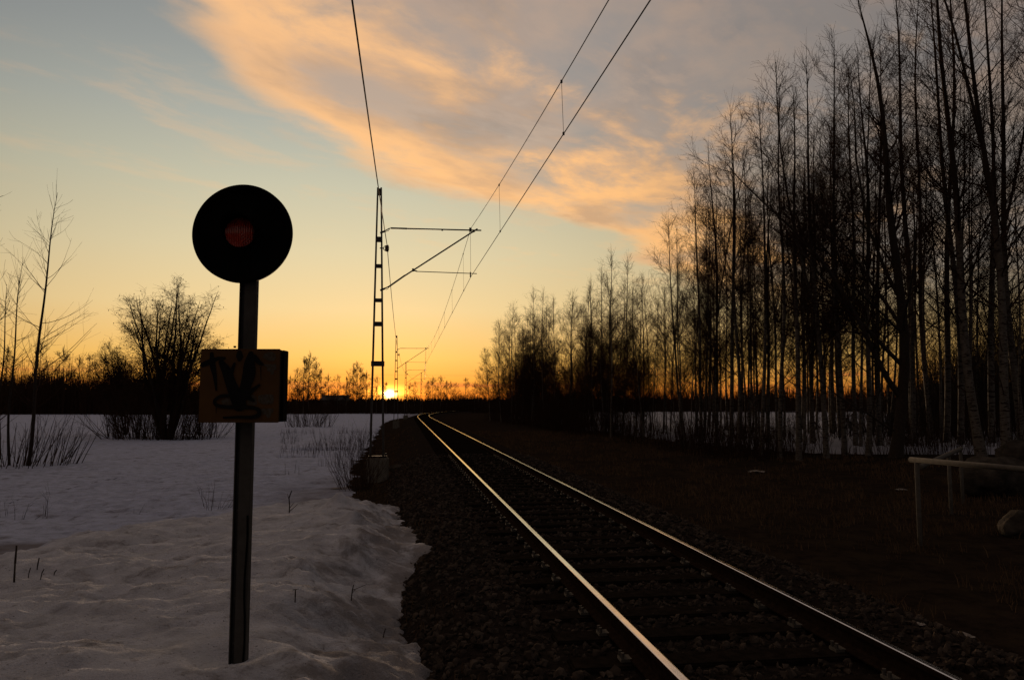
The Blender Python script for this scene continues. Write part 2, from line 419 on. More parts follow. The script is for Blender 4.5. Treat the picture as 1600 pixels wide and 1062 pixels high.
def snow_z(X, Y):
    """top of the snow on the left side; dips below the ground where there is none"""
    X = np.asarray(X, float); Y = np.asarray(Y, float)
    u = uof(X, Y)
    ue = np.interp(Y, UE_Y, UE_U)
    wob = .62 * fbm(X * 1.1 + 3, Y * 1.1, 5, .68) * (1 + sst(18, 40, Y) * 1.3)
    d = ue - u + wob                                  # distance inside the snow edge
    g = ground_z(X, Y)
    # ploughed bank by the crossing (plateau) and the lower field behind
    crest = np.interp(X / np.maximum(Y, .5), [-6, -2, -1, -.667, -.56, -.35, -.2, -.1], [2.5, 5, 7.2, 8.9, 10.7, 13.4, 15.4, 16.5])
    pl = .01 - .026 * (np.clip(Y, 1, 18) - 5) + .055 * fbm(X * .55, Y * .8, 3) * 2 + .018 * (X + 3)
    fld = -1.42 + .50 * sst(10, 27, Y) + .26 * fbm(X * .09, Y * .09 + 4, 4) + .05 * fbm(X * .4, Y * .7, 3)
    m = sst(-.25, 2.6, Y - crest + .4 * fbm(X * .6, Y * .6, 2))
    top = pl * (1 - m) + fld * m
    near = sst(60, 10, Y)
    wx = X + .5 * fbm(X * .7, Y * .7 + 3, 2); wy = Y + .35 * fbm(X * .8 + 5, Y * .8, 2)
    top = top + near * (.18 * fbm(wx * .9 + 2, wy * 2.2, 4, .55) + .095 * fbm(wx * 2.6, wy * 4.5, 4, .64) + .075 * fbm(X * 7, Y * 12, 3, .65))
    edge = sst(2.4, .2, d)
    top = top + edge * near * (.20 * fbm(X * 2.6 + 7, Y * 2.6, 5, .7) + .10 * np.abs(fbm(X * 5, Y * 5, 4, .6)))
    for px, py, yy, h, s in BX:
        b = P(px, py, yy); r2 = ((X - b[0]) ** 2 + ((Y - yy) * .8) ** 2) / s ** 2
        top = top + h * np.exp(-np.sqrt(r2 + .02) * 1.3)
    # bare hollow round the signal post
    r = np.sqrt((X + 1.80) ** 2 + (Y - 5.06) ** 2)
    k_ = np.exp(-(r / .8) ** 4); top = top * (1 - k_) + k_ * (.0 + .05 * fbm(X * 2.5, Y * 4, 3)) - .05 * np.exp(-(r / .14) ** 2) + .035 * np.exp(-((r - .36) / .14) ** 2)
    # melt patches round the shrub and on the field
    for (qx, qy, yy, a, b_) in ((562, 762, 23.5, 2.0, .9), (535, 688, 44, 3.2, 1.6), (560, 712, 33, 3.0, .5), (560, 700, 38, 3.6, .6), (240, 684, 59, 4.5, 1.6)):
        c = P(qx, qy, yy); rr = ((X - c[0]) / a) ** 2 + ((Y - yy) / b_) ** 2 + fbm(X * .8, Y * .8, 3) * 1.2
        top = top - 1.3 * (np.maximum(top - g, 0) + .05) * sst(1.25, .55, rr)
    wd = np.clip(1.25 + 1.6 * fbm(X * .8 + 20, Y * .8, 3), .5, 1.9) * sst(22, 14, Y) + .5 * sst(14, 22, Y)
    e = np.clip(d / wd, 0, 1); e = 1 - (1 - e) ** 1.7; e = e * .88 + .12 * sst(0, .12, d)
    return np.where(d > 0, g - .06 + (np.maximum(top, g + .01) - g + .06) * e, g - .06 + np.maximum(d, -.6) * .5)

def lines(segs):
    out = [segs[0][0]]
    for a, b, n0, n1 in segs:       # spacing n0 -> n1 from a to b
        p = a
        while p < b - 1e-6:
            st = n0 + (n1 - n0) * (p - a) / (b - a); p = min(b, p + st); out.append(p)
    return np.array(out)
def grid_mesh(name, xs, ys, zf, mats, keep=None, skew=0.0, attrs=None):
    X, Y = np.meshgrid(xs, ys); X = X + skew * Y
    Z = zf(X, Y); nx, ny = len(xs), len(ys)
    V = np.stack([X, Y, Z], -1).reshape(-1, 3)
    i = (np.arange(ny - 1)[:, None] * nx + np.arange(nx - 1)[None, :])
    F = np.stack([i, i + 1, i + nx + 1, i + nx], -1).reshape(-1, 4)
    if keep is not None:
        k = keep(X, Y).reshape(-1)
        F = F[k[F].any(1)]
        used = np.unique(F); mp = -np.ones(len(V), int); mp[used] = np.arange(len(used)); V = V[used]; F = mp[F]
    me = mesh_np(name, V, F, True, mats)
    for an, fn_ in (attrs or {}).items():
        at = me.attributes.new(an, 'FLOAT', 'POINT'); at.data.foreach_set('value', np.asarray(fn_(V[:, 0], V[:, 1]), np.float32))
    return me

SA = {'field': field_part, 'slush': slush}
xs = lines([(-4000, -400, 900, 120), (-400, -60, 60, 6), (-60, -10, 3, .4), (-10, 12, .14, .14), (12, 60, .3, 3), (60, 400, 6, 60), (400, 4000, 120, 900)])
ys = lines([(-4000, -400, 900, 120), (-400, -20, 60, 3), (-20, 2, 1.5, .25), (2, 16, .12, .14), (16, 60, .2, .8), (60, 420, 1.2, 8), (420, 6000, 60, 900)])
tag(link('ground', grid_mesh('ground', xs, ys, ground_z, [M['ground']])), kind='structure')

# ballast: a sheet lying over the embankment
def ballast_z(X, Y):
    return ground_z(X, Y) + .018 - .10 * sst(2.7, 3.2, np.abs(uof(X, Y))) + .035 * fbm(X * 7, Y * 7, 2)
def ballast_mesh():
    us = np.linspace(-3.1, 3.1, 90); ys_ = lines([(-25, 2, .5, .2), (2, 20, .08, .12), (20, 80, .15, .8), (80, 400, 1, 4)])
    U, Y = np.meshgrid(us, ys_); X = xc(Y) + U
    Z = ballast_z(X, Y); V = np.stack([X, Y, Z], -1).reshape(-1, 3); nx = len(us)
    i = (np.arange(len(ys_) - 1)[:, None] * nx + np.arange(nx - 1)[None, :])
    return mesh_np('ballast_bed', V, np.stack([i, i + 1, i + nx + 1, i + nx], -1).reshape(-1, 4), True, [M['ballast']])
tag(link('ballast_bed', ballast_mesh()), kind='structure')

# snow, left of the track
xs = lines([(-14, -6, .22, .06), (-6, .6, .042, .042)]); ys = lines([(-3, 3, .3, .05), (3, 18, .042, .075), (18, 26, .08, .12)])
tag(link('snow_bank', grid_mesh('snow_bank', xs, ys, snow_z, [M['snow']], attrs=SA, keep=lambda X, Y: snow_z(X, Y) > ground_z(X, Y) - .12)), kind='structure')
xs2 = lines([(-1200, -200, 200, 30), (-200, -60, 12, 1.2), (-60, -14, .7, .22)])
ys2 = lines([(-60, -3, 8, .5), (-3, 26, .3, .3), (26, 60, .3, .8), (60, 235, 1.0, 4)])
kp = lambda X, Y: snow_z(X, Y) > ground_z(X, Y) - .3
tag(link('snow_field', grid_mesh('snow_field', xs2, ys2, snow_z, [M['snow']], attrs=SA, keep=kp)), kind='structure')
xs3 = lines([(-14, .6, .12, .12)]); ys3 = lines([(26, 60, .16, .35), (60, 235, .5, 3)])
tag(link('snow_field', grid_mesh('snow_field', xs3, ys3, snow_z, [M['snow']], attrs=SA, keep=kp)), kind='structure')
xs4 = lines([(-45, -14, .5, .3)]); 
def snow_right_z(X, Y):
    u = uof(X, Y); g = ground_z(X, Y)
    v = u - np.interp(Y, [0, 29, 33, 38, 45, 60, 110, 240], [40, 24, 15.8, 14, 13.5, 13, 14.5, 18]) + 4.0 * fbm(X * .3, Y * .3, 4, .6)
    far = 6 * sst(22, 26, X) * sst(70, 45, Y)          # thicket floor on the right holds only strips
    return g - .15 + .45 * sst(0, 1.6, v - far) + .10 * fbm(X * .5, Y * .5, 4)
xs = lines([(-10, 60, .5, .6), (60, 700, 2, 60)]); ys = lines([(26, 60, .35, .6), (60, 260, 1, 5)])
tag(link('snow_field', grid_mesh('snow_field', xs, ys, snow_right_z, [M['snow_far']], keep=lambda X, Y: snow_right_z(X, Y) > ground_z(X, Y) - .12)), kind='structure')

# ------------------------------------------------------------------ railway track
def pt(u, s, z=0.0):
    """point at lateral offset u from the track centre, Y=s along"""
    sl = float(slope(s)); q = math.sqrt(1 + sl * sl)
    return (float(xc(s)) + u / q, s - u * sl / q, z)
track = tag(empty('railway_track', pt(0, 0)), 'single railway track with worn shiny rail heads curving away to the right', 'railway track')
PROF = [(-.070, -.170), (-.070, -.159), (-.020, -.145), (-.009, -.130), (-.009, -.048), (-.033, -.038), (-.036, -.009), (-.029, -.0025), (-.020, 0.0),
        (.020, 0.0), (.029, -.0025), (.036, -.009), (.033, -.038), (.009, -.048), (.009, -.130), (.020, -.145), (.070, -.159), (.070, -.170)]
def rail_mesh(side):
    ss = lines([(-20, 30, .5, .5), (30, 90, 1, 1.5), (90, 330, 1.5, 3)])
    Vs = []
    for s in ss:
        for (a, b) in PROF: Vs.append(pt(side * .797 + a, s, b))
    n = len(PROF); i = np.arange(len(ss) - 1)[:, None] * n + np.arange(n - 1)[None, :]
    F = np.stack([i, i + 1, i + n + 1, i + n], -1).reshape(-1, 4)
    mi = np.tile([1 if 7 <= k <= 9 else 0 for k in range(n - 1)], len(ss) - 1)
    V = np.array(Vs) - np.array(pt(0, 0))
    return mesh_np('rail', V, F, False, [M['rust'], M['rail_top']], mi)
for sd in (-1, 1): link('rail', rail_mesh(sd), track)
sl_me = MB().box((-1.28, -.125, -.20), (1.28, .125, 0)).mesh('sleeper', M['wood'], bevel=.012)
clip = MB(); clip.box((-.06, -.05, 0), (.02, .05, .022)); clip.bar((-.045, -.03, .015), (-.045, -.03, .06), .014, 6); clip.bar((-.045, .03, .015), (-.045, .03, .06), .014, 6)
clip_me = clip.mesh('rail_fastening', M['galv'])
o0 = np.array(pt(0, 0)); smb = MB(); s = 2.0; cnt = 0
while s < 290:
    sl = float(slope(s)); a = math.atan(-(-sl)) * 1.0
    rz = -math.atan(sl)
    if cnt < 296:
        so = link('sleeper', sl_me, track); so.location = np.array(pt(0, s, -.178 + random.uniform(-.008, .004))) - o0
        so.rotation_euler = (0, 0, rz + random.uniform(-.008, .008))
        if cnt < 42:
            for uu, fl in ((-.797, 1), (-.797, -1), (.797, 1), (.797, -1)):
                c = link('rail_fastening', clip_me, so); c.location = (uu - fl * .075, 0, .003); c.rotation_euler = (0, 0, 0 if fl > 0 else math.pi)
    else:
        p = np.array(pt(0, s, 0)) - o0
        smb.box((p[0] - 1.28, p[1] - .125, -.38), (p[0] + 1.28, p[1] + .125, -.178), rz, (p[0], p[1]))
    s += .61; cnt += 1
tag(smb.obj('sleeper_rows', M['wood'], track), kind='stuff')

# ballast stones near the crossing: a loose stone mass
def ico():
    t = (1 + 5 ** .5) / 2
    v = np.array([(-1, t, 0), (1, t, 0), (-1, -t, 0), (1, -t, 0), (0, -1, t), (0, 1, t), (0, -1, -t), (0, 1, -t), (t, 0, -1), (t, 0, 1), (-t, 0, -1), (-t, 0, 1)], float)
    f = np.array([(0, 11, 5), (0, 5, 1), (0, 1, 7), (0, 7, 10), (0, 10, 11), (1, 5, 9), (5, 11, 4), (11, 10, 2), (10, 7, 6), (7, 1, 8), (3, 9, 4), (3, 4, 2), (3, 2, 6), (3, 6, 8), (3, 8, 9), (4, 9, 5), (2, 4, 11), (6, 2, 10), (8, 6, 7), (9, 8, 1)])
    return norm(v), f
IV, IF = ico()
def stones(n, Xs, Ys, Zs, rad):
    j = 1 + rng.uniform(-.42, .35, (n, 12, 1)); sc = rng.uniform(.45, 1.35, (n, 1, 3)) * rad[:, None, None]
    ax = norm(rng.normal(size=(n, 3))); an = rng.uniform(0, 6.28, n)
    c, s_ = np.cos(an)[:, None, None], np.sin(an)[:, None, None]; k = ax[:, None, :]
    V = IV[None] * j * sc
    V = V * c + np.cross(np.broadcast_to(k, V.shape), V) * s_ + k * (k * V).sum(-1, keepdims=True) * (1 - c)
    V = V + np.stack([Xs, Ys, Zs], -1)[:, None, :]
    F = IF[None] + (np.arange(n) * 12)[:, None, None]
    return V.reshape(-1, 3), F.reshape(-1, 3)
n = 34000
yy = 2.5 + 26 * rng.random(n) ** 1.9; uu = rng.uniform(-2.95, 2.95, n)
on_sl = (np.abs(((yy + uu * slope(yy) - 2.0 + .305) % .61) - .305) < .135) & (np.abs(uu) < 1.3)
k = (np.abs(np.abs(uu) - .797) > .085) & ~(on_sl & (rng.random(n) < .93)); yy, uu = yy[k], uu[k]
xx = xc(yy) + uu
rad = .010 + .030 * rng.random(len(xx)) ** 1.6 * (1 + .2 * (yy > 10))
V, F = stones(len(xx), xx, yy, ballast_z(xx, yy) + rad * .35, rad)
tag(link('ballast_stones', mesh_np('ballast_stones', V, F, False, [M['stone']])), 'dark crushed stone ballast around the sleepers and rails', 'gravel', kind='stuff')

# ------------------------------------------------------------------ signal by the crossing
SY = 5.06
sb = P(372, 1035, SY); SX = sb[0]
ctr = P(377, 364, SY - .09); hz = ctr[2] - sb[2]; hx = ctr[0] - SX
sig = tag(empty('railway_signal', (SX, SY, sb[2])), 'unlit round black crossing signal with red lens on a grey post in snow', 'railway signal')
RD = 77.5 / 1200 * SY
m = MB()
m.lathe([(.075, .02), (.10, -.005), (.13, .012), (.20, .022), (RD - .035, .018), (RD - .03, -.012), (RD - .006, -.016), (RD, -.008), (RD, .03), (RD - .01, .04), (.16, .06), (.15, .20), (.11, .25), (.001, .26)], 96, 'y', (hx, -.075, hz))
m.obj('backing_disc', M['black'], sig, smooth=True)
# lamp hood: half tube above the lens
hd = []
me_h = MB(); nn = 28
for i in range(nn + 1):
    th = R(-25) + (math.pi + R(50)) * i / nn
    for (r, yv) in ((.112, -.26 + .10 * (1 - max(0, math.sin(th)))), (.112, -.075), (.108, -.075), (.108, -.26 + .10 * (1 - max(0, math.sin(th))))):
        me_h.v.append((hx + r * math.cos(th), yv, hz + r * math.sin(th)))
for i in range(nn):
    for q in range(4):
        a = i * 4 + q; b = i * 4 + (q + 1) % 4; me_h.f.append((a, b, b + 4, a + 4))
me_h.obj('hood', M['black'], sig, smooth=True)
# ribbed lens
LR = .098; nx = 160; xs_ = np.linspace(-1, 1, nx); Vl, Fl = [], []
for ix, t in enumerate(xs_):
    for iz in range(33):
        q = -1 + 2 * iz / 32; zz_ = q * math.sqrt(max(1 - t * t, 1e-4))
        r2 = t * t + zz_ * zz_
        yv = -.035 * math.sqrt(max(1.08 - r2, 0)) - .011 * abs(math.sin(t * math.pi * 6.5)) - (.006 * math.sin(zz_ * 30) * math.sin(t * 24) if t > .1 and zz_ < -.1 else 0)
        Vl.append((hx + t * LR, -.095 + yv, hz + zz_ * LR))
for ix in range(nx - 1):
    for iz in range(32):
        a = ix * 33 + iz; Fl.append((a, a + 1, a + 34, a + 33)[::-1])
link('lens', mesh_np('lens', Vl, Fl, True, [M['lens']]), sig)
# post: a steel channel, web to the front, its flange set back on the left
PT = hz + .05
pw = 26 / 1200 * SY
m = MB()
m.box((-pw / 2 + .036, -.030, -.35), (pw / 2, -.020, PT)); m.box((pw / 2 - .009, -.020, -.35), (pw / 2, .035, PT)); m.box((-pw / 2 + .036, -.020, -.35), (-pw / 2 + .045, .035, PT))
m.obj('post', M['post'], sig, bevel=.002)
m = MB(); m.box((-pw / 2, .010, -.35), (-pw / 2 + .034, .020, PT)); m.box((-pw / 2, -.022, -.35), (-pw / 2 + .007, .009, PT))
m.obj('post_flange', M['steel_dark'], sig)
for z in np.arange(.12, PT - .1, .28):
    if 1.72 < z < 2.36: continue
    m = MB(); m.bar((-pw / 2 + .020, .010, z), (-pw / 2 + .020, .003, z), .007, 8); m.obj('bolt', M['galv'], sig)
m = MB()
cpts = [(pw / 2 - .012, -.034, z) for z in np.linspace(.02, .93, 8)]
for i, p in enumerate(cpts): cpts[i] = (p[0] + .006 * math.sin(i * 1.3), p[1], p[2])
m.path(cpts, .006, 6).obj('cable', M['black'], sig, smooth=True)
# cabinet with graffiti
def L(px, py, dy=0):
    p = P(px, py, SY + dy); return (p[0] - SX, p[2] - sb[2])
x0, z1 = L(314, 545, -.16); x1, _ = L(438, 545, -.16); _, z0 = L(376, 660, -.16)
cab = link('cabinet', MB().box((x0 + .006, -.148, z0 + .004), (x1 - .004, -.035, z1 - .004)).mesh('cabinet', M['cabinet_side'], bevel=.004), sig)
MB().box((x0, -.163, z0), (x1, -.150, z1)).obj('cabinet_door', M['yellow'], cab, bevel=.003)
MB().box((x1 + .001, -.125, z0 + .005), (x1 + .016, -.03, z1 - .006)).obj('side_cover', M['black'], cab, bevel=.003)
m = MB(); hp = L(366, 543, -.16); m.bar((hp[0], -.150, hp[1]), (hp[0], -.150, hp[1] + .012), .008, 8).obj('knob', M['black'], cab)
def zp(a, b):   # position in the enlarged cut-out of the sign -> local x, z on its face
    return L(290 + a / 6.639, 520 + b / 6.639, -.163)
def blob(name, pts, mt, y=-.1640, th=.0008):
    q = [zp(*p) for p in pts]; n = len(q)
    mm = MB(); mm.v = [(a, y, b) for a, b in q] + [(a, y - th, b) for a, b in q]
    mm.f = [tuple(range(n)), tuple(reversed(range(n, 2 * n)))] + [(i, n + i, n + (i + 1) % n, (i + 1) % n) for i in range(n)]
    # triangulate the two caps so concave outlines stay right
    import bmesh
    me = mm.mesh(name, mt); bm = bmesh.new(); bm.from_mesh(me)
    bmesh.ops.triangulate(bm, faces=[f for f in bm.faces if len(f.verts) > 4]); bmesh.ops.recalc_face_normals(bm, faces=bm.faces); bm.to_mesh(me); bm.free()
    return link(name, me, cab)
def stroke(pts, w, k=5):
    """closed outline of a brush stroke through pts with widths w"""
    P_ = np.array(pts, float); W = np.array(w if hasattr(w, '__len__') else [w] * len(pts), float)
    t = np.linspace(0, len(P_) - 1, (len(P_) - 1) * k + 1)
    i = np.clip(t.astype(int), 0, len(P_) - 2); f = t - i
    def cr(A):
        Ae = np.concatenate([[2 * A[0] - A[1]], A, [2 * A[-1] - A[-2]]])
        p0, p1, p2, p3 = Ae[i], Ae[i + 1], Ae[i + 2], Ae[i + 3]; ff = f if A.ndim == 1 else f[:, None]
        return .5 * (2 * p1 + (p2 - p0) * ff + (2 * p0 - 5 * p1 + 4 * p2 - p3) * ff ** 2 + (3 * p1 - p0 - 3 * p2 + p3) * ff ** 3)
    Q = cr(P_); Wq = cr(W) / 2
    T = np.gradient(Q, axis=0); T /= np.linalg.norm(T, axis=1, keepdims=True); Nn = np.stack([-T[:, 1], T[:, 0]], 1)
    a = Q + Nn * Wq[:, None]; b = Q - Nn * Wq[:, None]
    return a, b, Q, T, Wq
def brush(pts, w, y):
    a, b, Q, T, W = stroke(pts, w)
    n = len(a); mm = MB(); th = .0008
    A = [zp(*p) for p in a]; B = [zp(*p) for p in b]
    for yy_ in (y, y - th):
        mm.v += [(p[0], yy_, p[1]) for p in A] + [(p[0], yy_, p[1]) for p in B]
    for i in range(n - 1):
        mm.f.append((2 * n + i, 3 * n + i, 3 * n + i + 1, 2 * n + i + 1))
        mm.f.append((i, i + 1, 2 * n + i + 1, 2 * n + i)); mm.f.append((n + i, 3 * n + i, 3 * n + i + 1, n + i + 1))
    for e, idx in ((Q[0], 0), (Q[-1], n - 1)):
        c = zp(*e); r = W[idx] / 6.639 / 1200 * SY
        mm.bar((c[0], y, c[1]), (c[0], y - th * 1.2, c[1]), r, 12)
    return mm.obj('graffiti', M['paint_black'], cab)
blob('sticker', [(820, 215), (850, 200), (900, 196), (935, 225), (938, 262), (915, 292), (870, 290), (838, 276), (800, 252)], M['sticker'])
blob('sticker', [(805, 325), (943, 322), (941, 378), (918, 382), (915, 425), (885, 432), (878, 400), (850, 395), (840, 352)], M['sticker'])
blob('sticker', [(752, 652), (790, 640), (860, 634), (912, 642), (914, 700), (905, 735), (860, 740), (800, 738), (757, 720)], M['sticker'])
blob('sticker', [(785, 785), (912, 780), (910, 825), (890, 830), (880, 870), (852, 884), (830, 850), (800, 842)], M['sticker'])
blob('sticker', [(370, 705), (400, 680), (445, 672), (475, 690), (478, 745), (430, 752), (385, 740)], M['sticker'])
blob('sticker', [(660, 645), (705, 640), (738, 665), (740, 745), (700, 752), (640, 735)], M['sticker'])
ys_g = -.1652
for pts, w in (([(180, 330), (250, 300), (330, 268), (405, 262)], [50, 55, 40, 30]),
               ([(272, 215), (282, 330), (305, 450), (320, 590)], [36, 60, 40, 20]),
               ([(560, 205), (562, 245), (560, 275)], [50, 72, 40]),
               ([(375, 310), (430, 400), (470, 520), (520, 640), (560, 740)], [60, 100, 110, 130, 140]),
               ([(510, 320), (480, 400), (462, 480)], [26, 40, 40]),
               ([(680, 215), (665, 320), (660, 420), (625, 550), (580, 690)], [50, 110, 130, 110, 100]),
               ([(720, 250), (760, 300), (800, 325)], [50, 46, 26]),
               ([(640, 640), (700, 590), (770, 540)], [60, 40, 22]),
               ([(650, 660), (690, 690), (715, 702)], [60, 34, 20]),
               ([(440, 650), (370, 655), (310, 700), (325, 745), (420, 765), (560, 768), (690, 772), (765, 800), (760, 850), (690, 872), (560, 872), (405, 878)], [34, 32, 34, 36, 36, 40, 36, 42, 44, 36, 28, 24]),
               ([(786, 350), (786, 420), (788, 488)], [10, 7, 5]), ([(324, 760), (325, 800), (325, 830)], [10, 7, 5])):
    brush(pts, w, ys_g); ys_g -= .0009

# ------------------------------------------------------------------ overhead line masts
D1 = 25.8
TH = math.atan(.139)
mb0 = P(588, 714, D1)
def ML(px, py, off=0.0):
    """photo point on the mast's cross-track plane -> local coordinates (x across, z up)"""
    Y = D1
    for _ in range(4):
        p = P(px, py, Y); Y = D1 + math.tan(TH) * (p[0] - mb0[0])
    return np.array([(p[0] - mb0[0]) / math.cos(TH), off, p[2] - mb0[2]])
mast = empty('catenary_mast', tuple(mb0), TH)
def taper(px0, py0, px1, py1, w0, w1, name):
    a, b = ML(px0, py0), ML(px1, py1); mm = MB()
    for p, w in ((a, w0), (b, w1)):
        for sx_, sy_ in ((-1, -1), (1, -1), (1, 1), (-1, 1)): mm.v.append((p[0] + sx_ * w / 2, sy_ * .055, p[2]))
    mm.f = [(3, 2, 1, 0), (4, 5, 6, 7), (0, 1, 5, 4), (1, 2, 6, 5), (2, 3, 7, 6), (3, 0, 4, 7)]
    return mm.obj(name, M['steel_dark'], mast)
taper(578.5, 712, 590.3, 293.5, .075, .052, 'upright')
taper(599, 712, 595.7, 293.5, .075, .052, 'upright')
for py, hh in ((300, .22), (374, .17), (415.6, .12), (469, .12), (506, .15), (568, .17)):
    t = (py - 293) / (712 - 293); xl = 590.3 + (578.5 - 590.3) * t; xr = 595.7 + (599 - 595.7) * t
    a, b = ML(xl, py), ML(xr, py); e = .06 if py == 568 else .02
    MB().box((a[0] - e, -.065, a[2] - hh / 2), (b[0] + e, .065, a[2] + hh / 2)).obj('batten_plate', M['steel_dark'], mast)
a, b = ML(573, 714), ML(607, 740)
fo = MB().box((a[0], -.36, -1.05), (b[0], .36, -.01)).obj('foundation', M['concrete'], mast, bevel=.03)
MB().box((a[0] + .05, -.2, -.008), (b[0] - .06, .2, .045)).obj('base_plate', M['cabinet_side'], mast)
for xx_ in (a[0] + .1, b[0] - .1):
    for yy_ in (-.13, .13): MB().bar((xx_, yy_, .03), (xx_, yy_, .13), .018, 6).obj('anchor_bolt', M['steel_dark'], mast)
# cantilever
cp = lambda x, y: ML(x, y)
arm = MB(); arm.bar(cp(610, 356.5), cp(636, 357.2), .030); arm.bar(cp(634, 357.2), cp(752, 360), .024)
aro = arm.obj('top_tube', M['steel_dark'], mast, smooth=True)
ins = MB()
ins.bar(cp(594, 364), cp(602, 361), .035); ins.bar(cp(601, 361), cp(609, 356.5), .018); ins.bar(cp(601, 362.5), cp(607, 360.5), .01); ins.bar(cp(607, 360.5), cp(609, 357), .01)
ins.obj('bracket', M['steel_dark'], mast)
dg = MB(); dg.bar(cp(606, 449), cp(633, 430), .030); dg.bar(cp(632, 431), cp(746, 357.5), .026); dg.obj('diagonal_tube', M['steel_dark'], mast, smooth=True)
ins = MB(); ins.bar(cp(594, 453.5), cp(602, 450.5), .035); ins.bar(cp(600, 451), cp(608, 447.5), .022); ins.bar(cp(603, 452.5), cp(607, 450.5), .01); ins.obj('bracket', M['steel_dark'], mast)
rg = MB(); rg.bar(cp(645, 422), cp(652, 424), .022); rg.bar(cp(650, 424), cp(745, 427.5), .014); rg.bar(cp(735, 425), cp(735, 433), .022); rg.obj('registration_arm', M['steel_dark'], mast)
cl = MB(); cl.bar(cp(735, 356), cp(735, 362), .045); cl.bar(cp(737, 363), cp(742, 361), .03); cl.bar(cp(691, 358), cp(691, 360.5), .03); cl.bar(cp(645, 419.5), cp(646, 424), .035); cl.obj('clamp', M['steel_dark'], mast)
MB().bar(cp(735, 363), cp(735.5, 427), .005, 5).obj('dropper', M['steel_dark'], mast)
it = MB(); c0 = cp(604.6, 388)
it.lathe([(.001, -.11), (.05, -.10), (.075, -.05), (.06, -.02), (.085, 0), (.06, .03), (.075, .06), (.05, .10), (.001, .11)], 16, 'z', c0)
it.obj('insulator', M['insul'], mast, smooth=True)
ir = MB()
for sgn in (1, -1):
    pts = [c0 + np.array([-.17 * math.cos(t) * 1.0 + .05, 0, sgn * .11 * math.sin(t)]) for t in np.linspace(0, 1.6, 7)]
    ir.path(pts, .012, 5)
ir.bar(c0 + np.array([-.24, 0, 0]), c0 + np.array([-.10, 0, 0]), .02); ir.obj('insulator_hook', M['steel_dark'], mast)

kids = {}
for o in bpy.data.objects:
    if o.parent: kids.setdefault(o.parent.name, []).append(o)
copy_tree.k = lambda o: kids.get(o.name, [])
GM = 'catenary masts along the track'
tag(mast, 'tall battened steel mast with bracket arm on a concrete block, the nearest one', 'catenary mast', GM)
MASTS = [mast]; mloc = [(mb0, TH)]
for (px, pt_y, Y, lab) in ((620, 525, 82.5, 'second catenary mast down the line, standing clear right of the setting sun'),
                           (634.5, 566, 131, 'third catenary mast down the line, small with its arm over the track'),
                           (658.5, 582, 176, 'farthest catenary mast, tiny and thin before the curve of the track')):
    t = P(px, pt_y, Y); c = copy_tree(mast); th = -math.atan(float(slope(Y)))
    c.location = (t[0], Y, t[2] - 9.06); c.rotation_euler = (0, 0, th); c['label'] = lab; MASTS.append(c); mloc.append((np.array(c.location), th))
# mast before the camera's position, behind it (outside the frame) carries the wires on
pb = mb0 + np.array([.139 * 57 + .0, -57, 0]); mloc.insert(0, (pb, TH))
c = copy_tree(mast); c.location = pb; c['label'] = 'battened steel catenary mast standing back along the track behind the signal'; 
def mw(i, l):
    o, th = mloc[i]; return o + np.array([l[0] * math.cos(th) - l[1] * math.sin(th), l[0] * math.sin(th) + l[1] * math.cos(th), l[2]])
lm, lc, lr = cp(735.5, 357), cp(736.5, 431), cp(604.8, 383)
def span(i, l, sag, n=24, drift=0.0):
    a, b = mw(i, l), mw(i + 1, l); t = np.linspace(0, 1, n)[:, None]
    a = a + (np.array([1.2, .17, 0]) if i == 0 and l is not lr else 0); q = a + (b - a) * t; q[:, 2] -= sag * 4 * t[:, 0] * (1 - t[:, 0])
    return q
ol = tag(empty('overhead_line', tuple(mb0)), 'overhead contact line with messenger wire and droppers above the track', 'overhead wire')
def wire(name, l, sag, r, par, org):
    pts = [span(i, l, sag if i == 0 else sag * .9) for i in range(4)]
    q = np.concatenate([p if k == 0 else p[1:] for k, p in enumerate(pts)]) - np.array(org)
    return link(name, tubes([(q[None], np.full((1, len(q)), r), 6)], name=name, mats=[M['steel_dark']]), par)
wire('messenger_wire', lm, 1.06, .0085, ol, mb0)
wire('contact_wire', lc, .02, .0095, ol, mb0)
for i in range(4):
    A, B = span(i, lm, 1.06 if i == 0 else .95, 200), span(i, lc, .02, 200)
    L_ = np.linalg.norm(A[-1] - A[0]); nd = 8
    for k in range(nd):
        f = (k + .5) / nd if i else [.03, .12, .25, .37, .50, .63, .757, .883][k]
        j = int(f * 199); a, b = A[j] - mb0, B[j] - mb0
        mm = MB(); mm.bar(a, b, .004, 5); mm.bar(a + [0, 0, .02], a - [0, 0, .03], .018, 6); mm.bar(b + [0, 0, .03], b - [0, 0, .02], .018, 6)
        mm.obj('dropper', M['steel_dark'], ol)
rw = wire('return_wire', lr, .85, .012, None, (0, 0, 0))
tag(rw, 'single thick wire strung past the mast insulators on the left of the track', 'overhead wire')

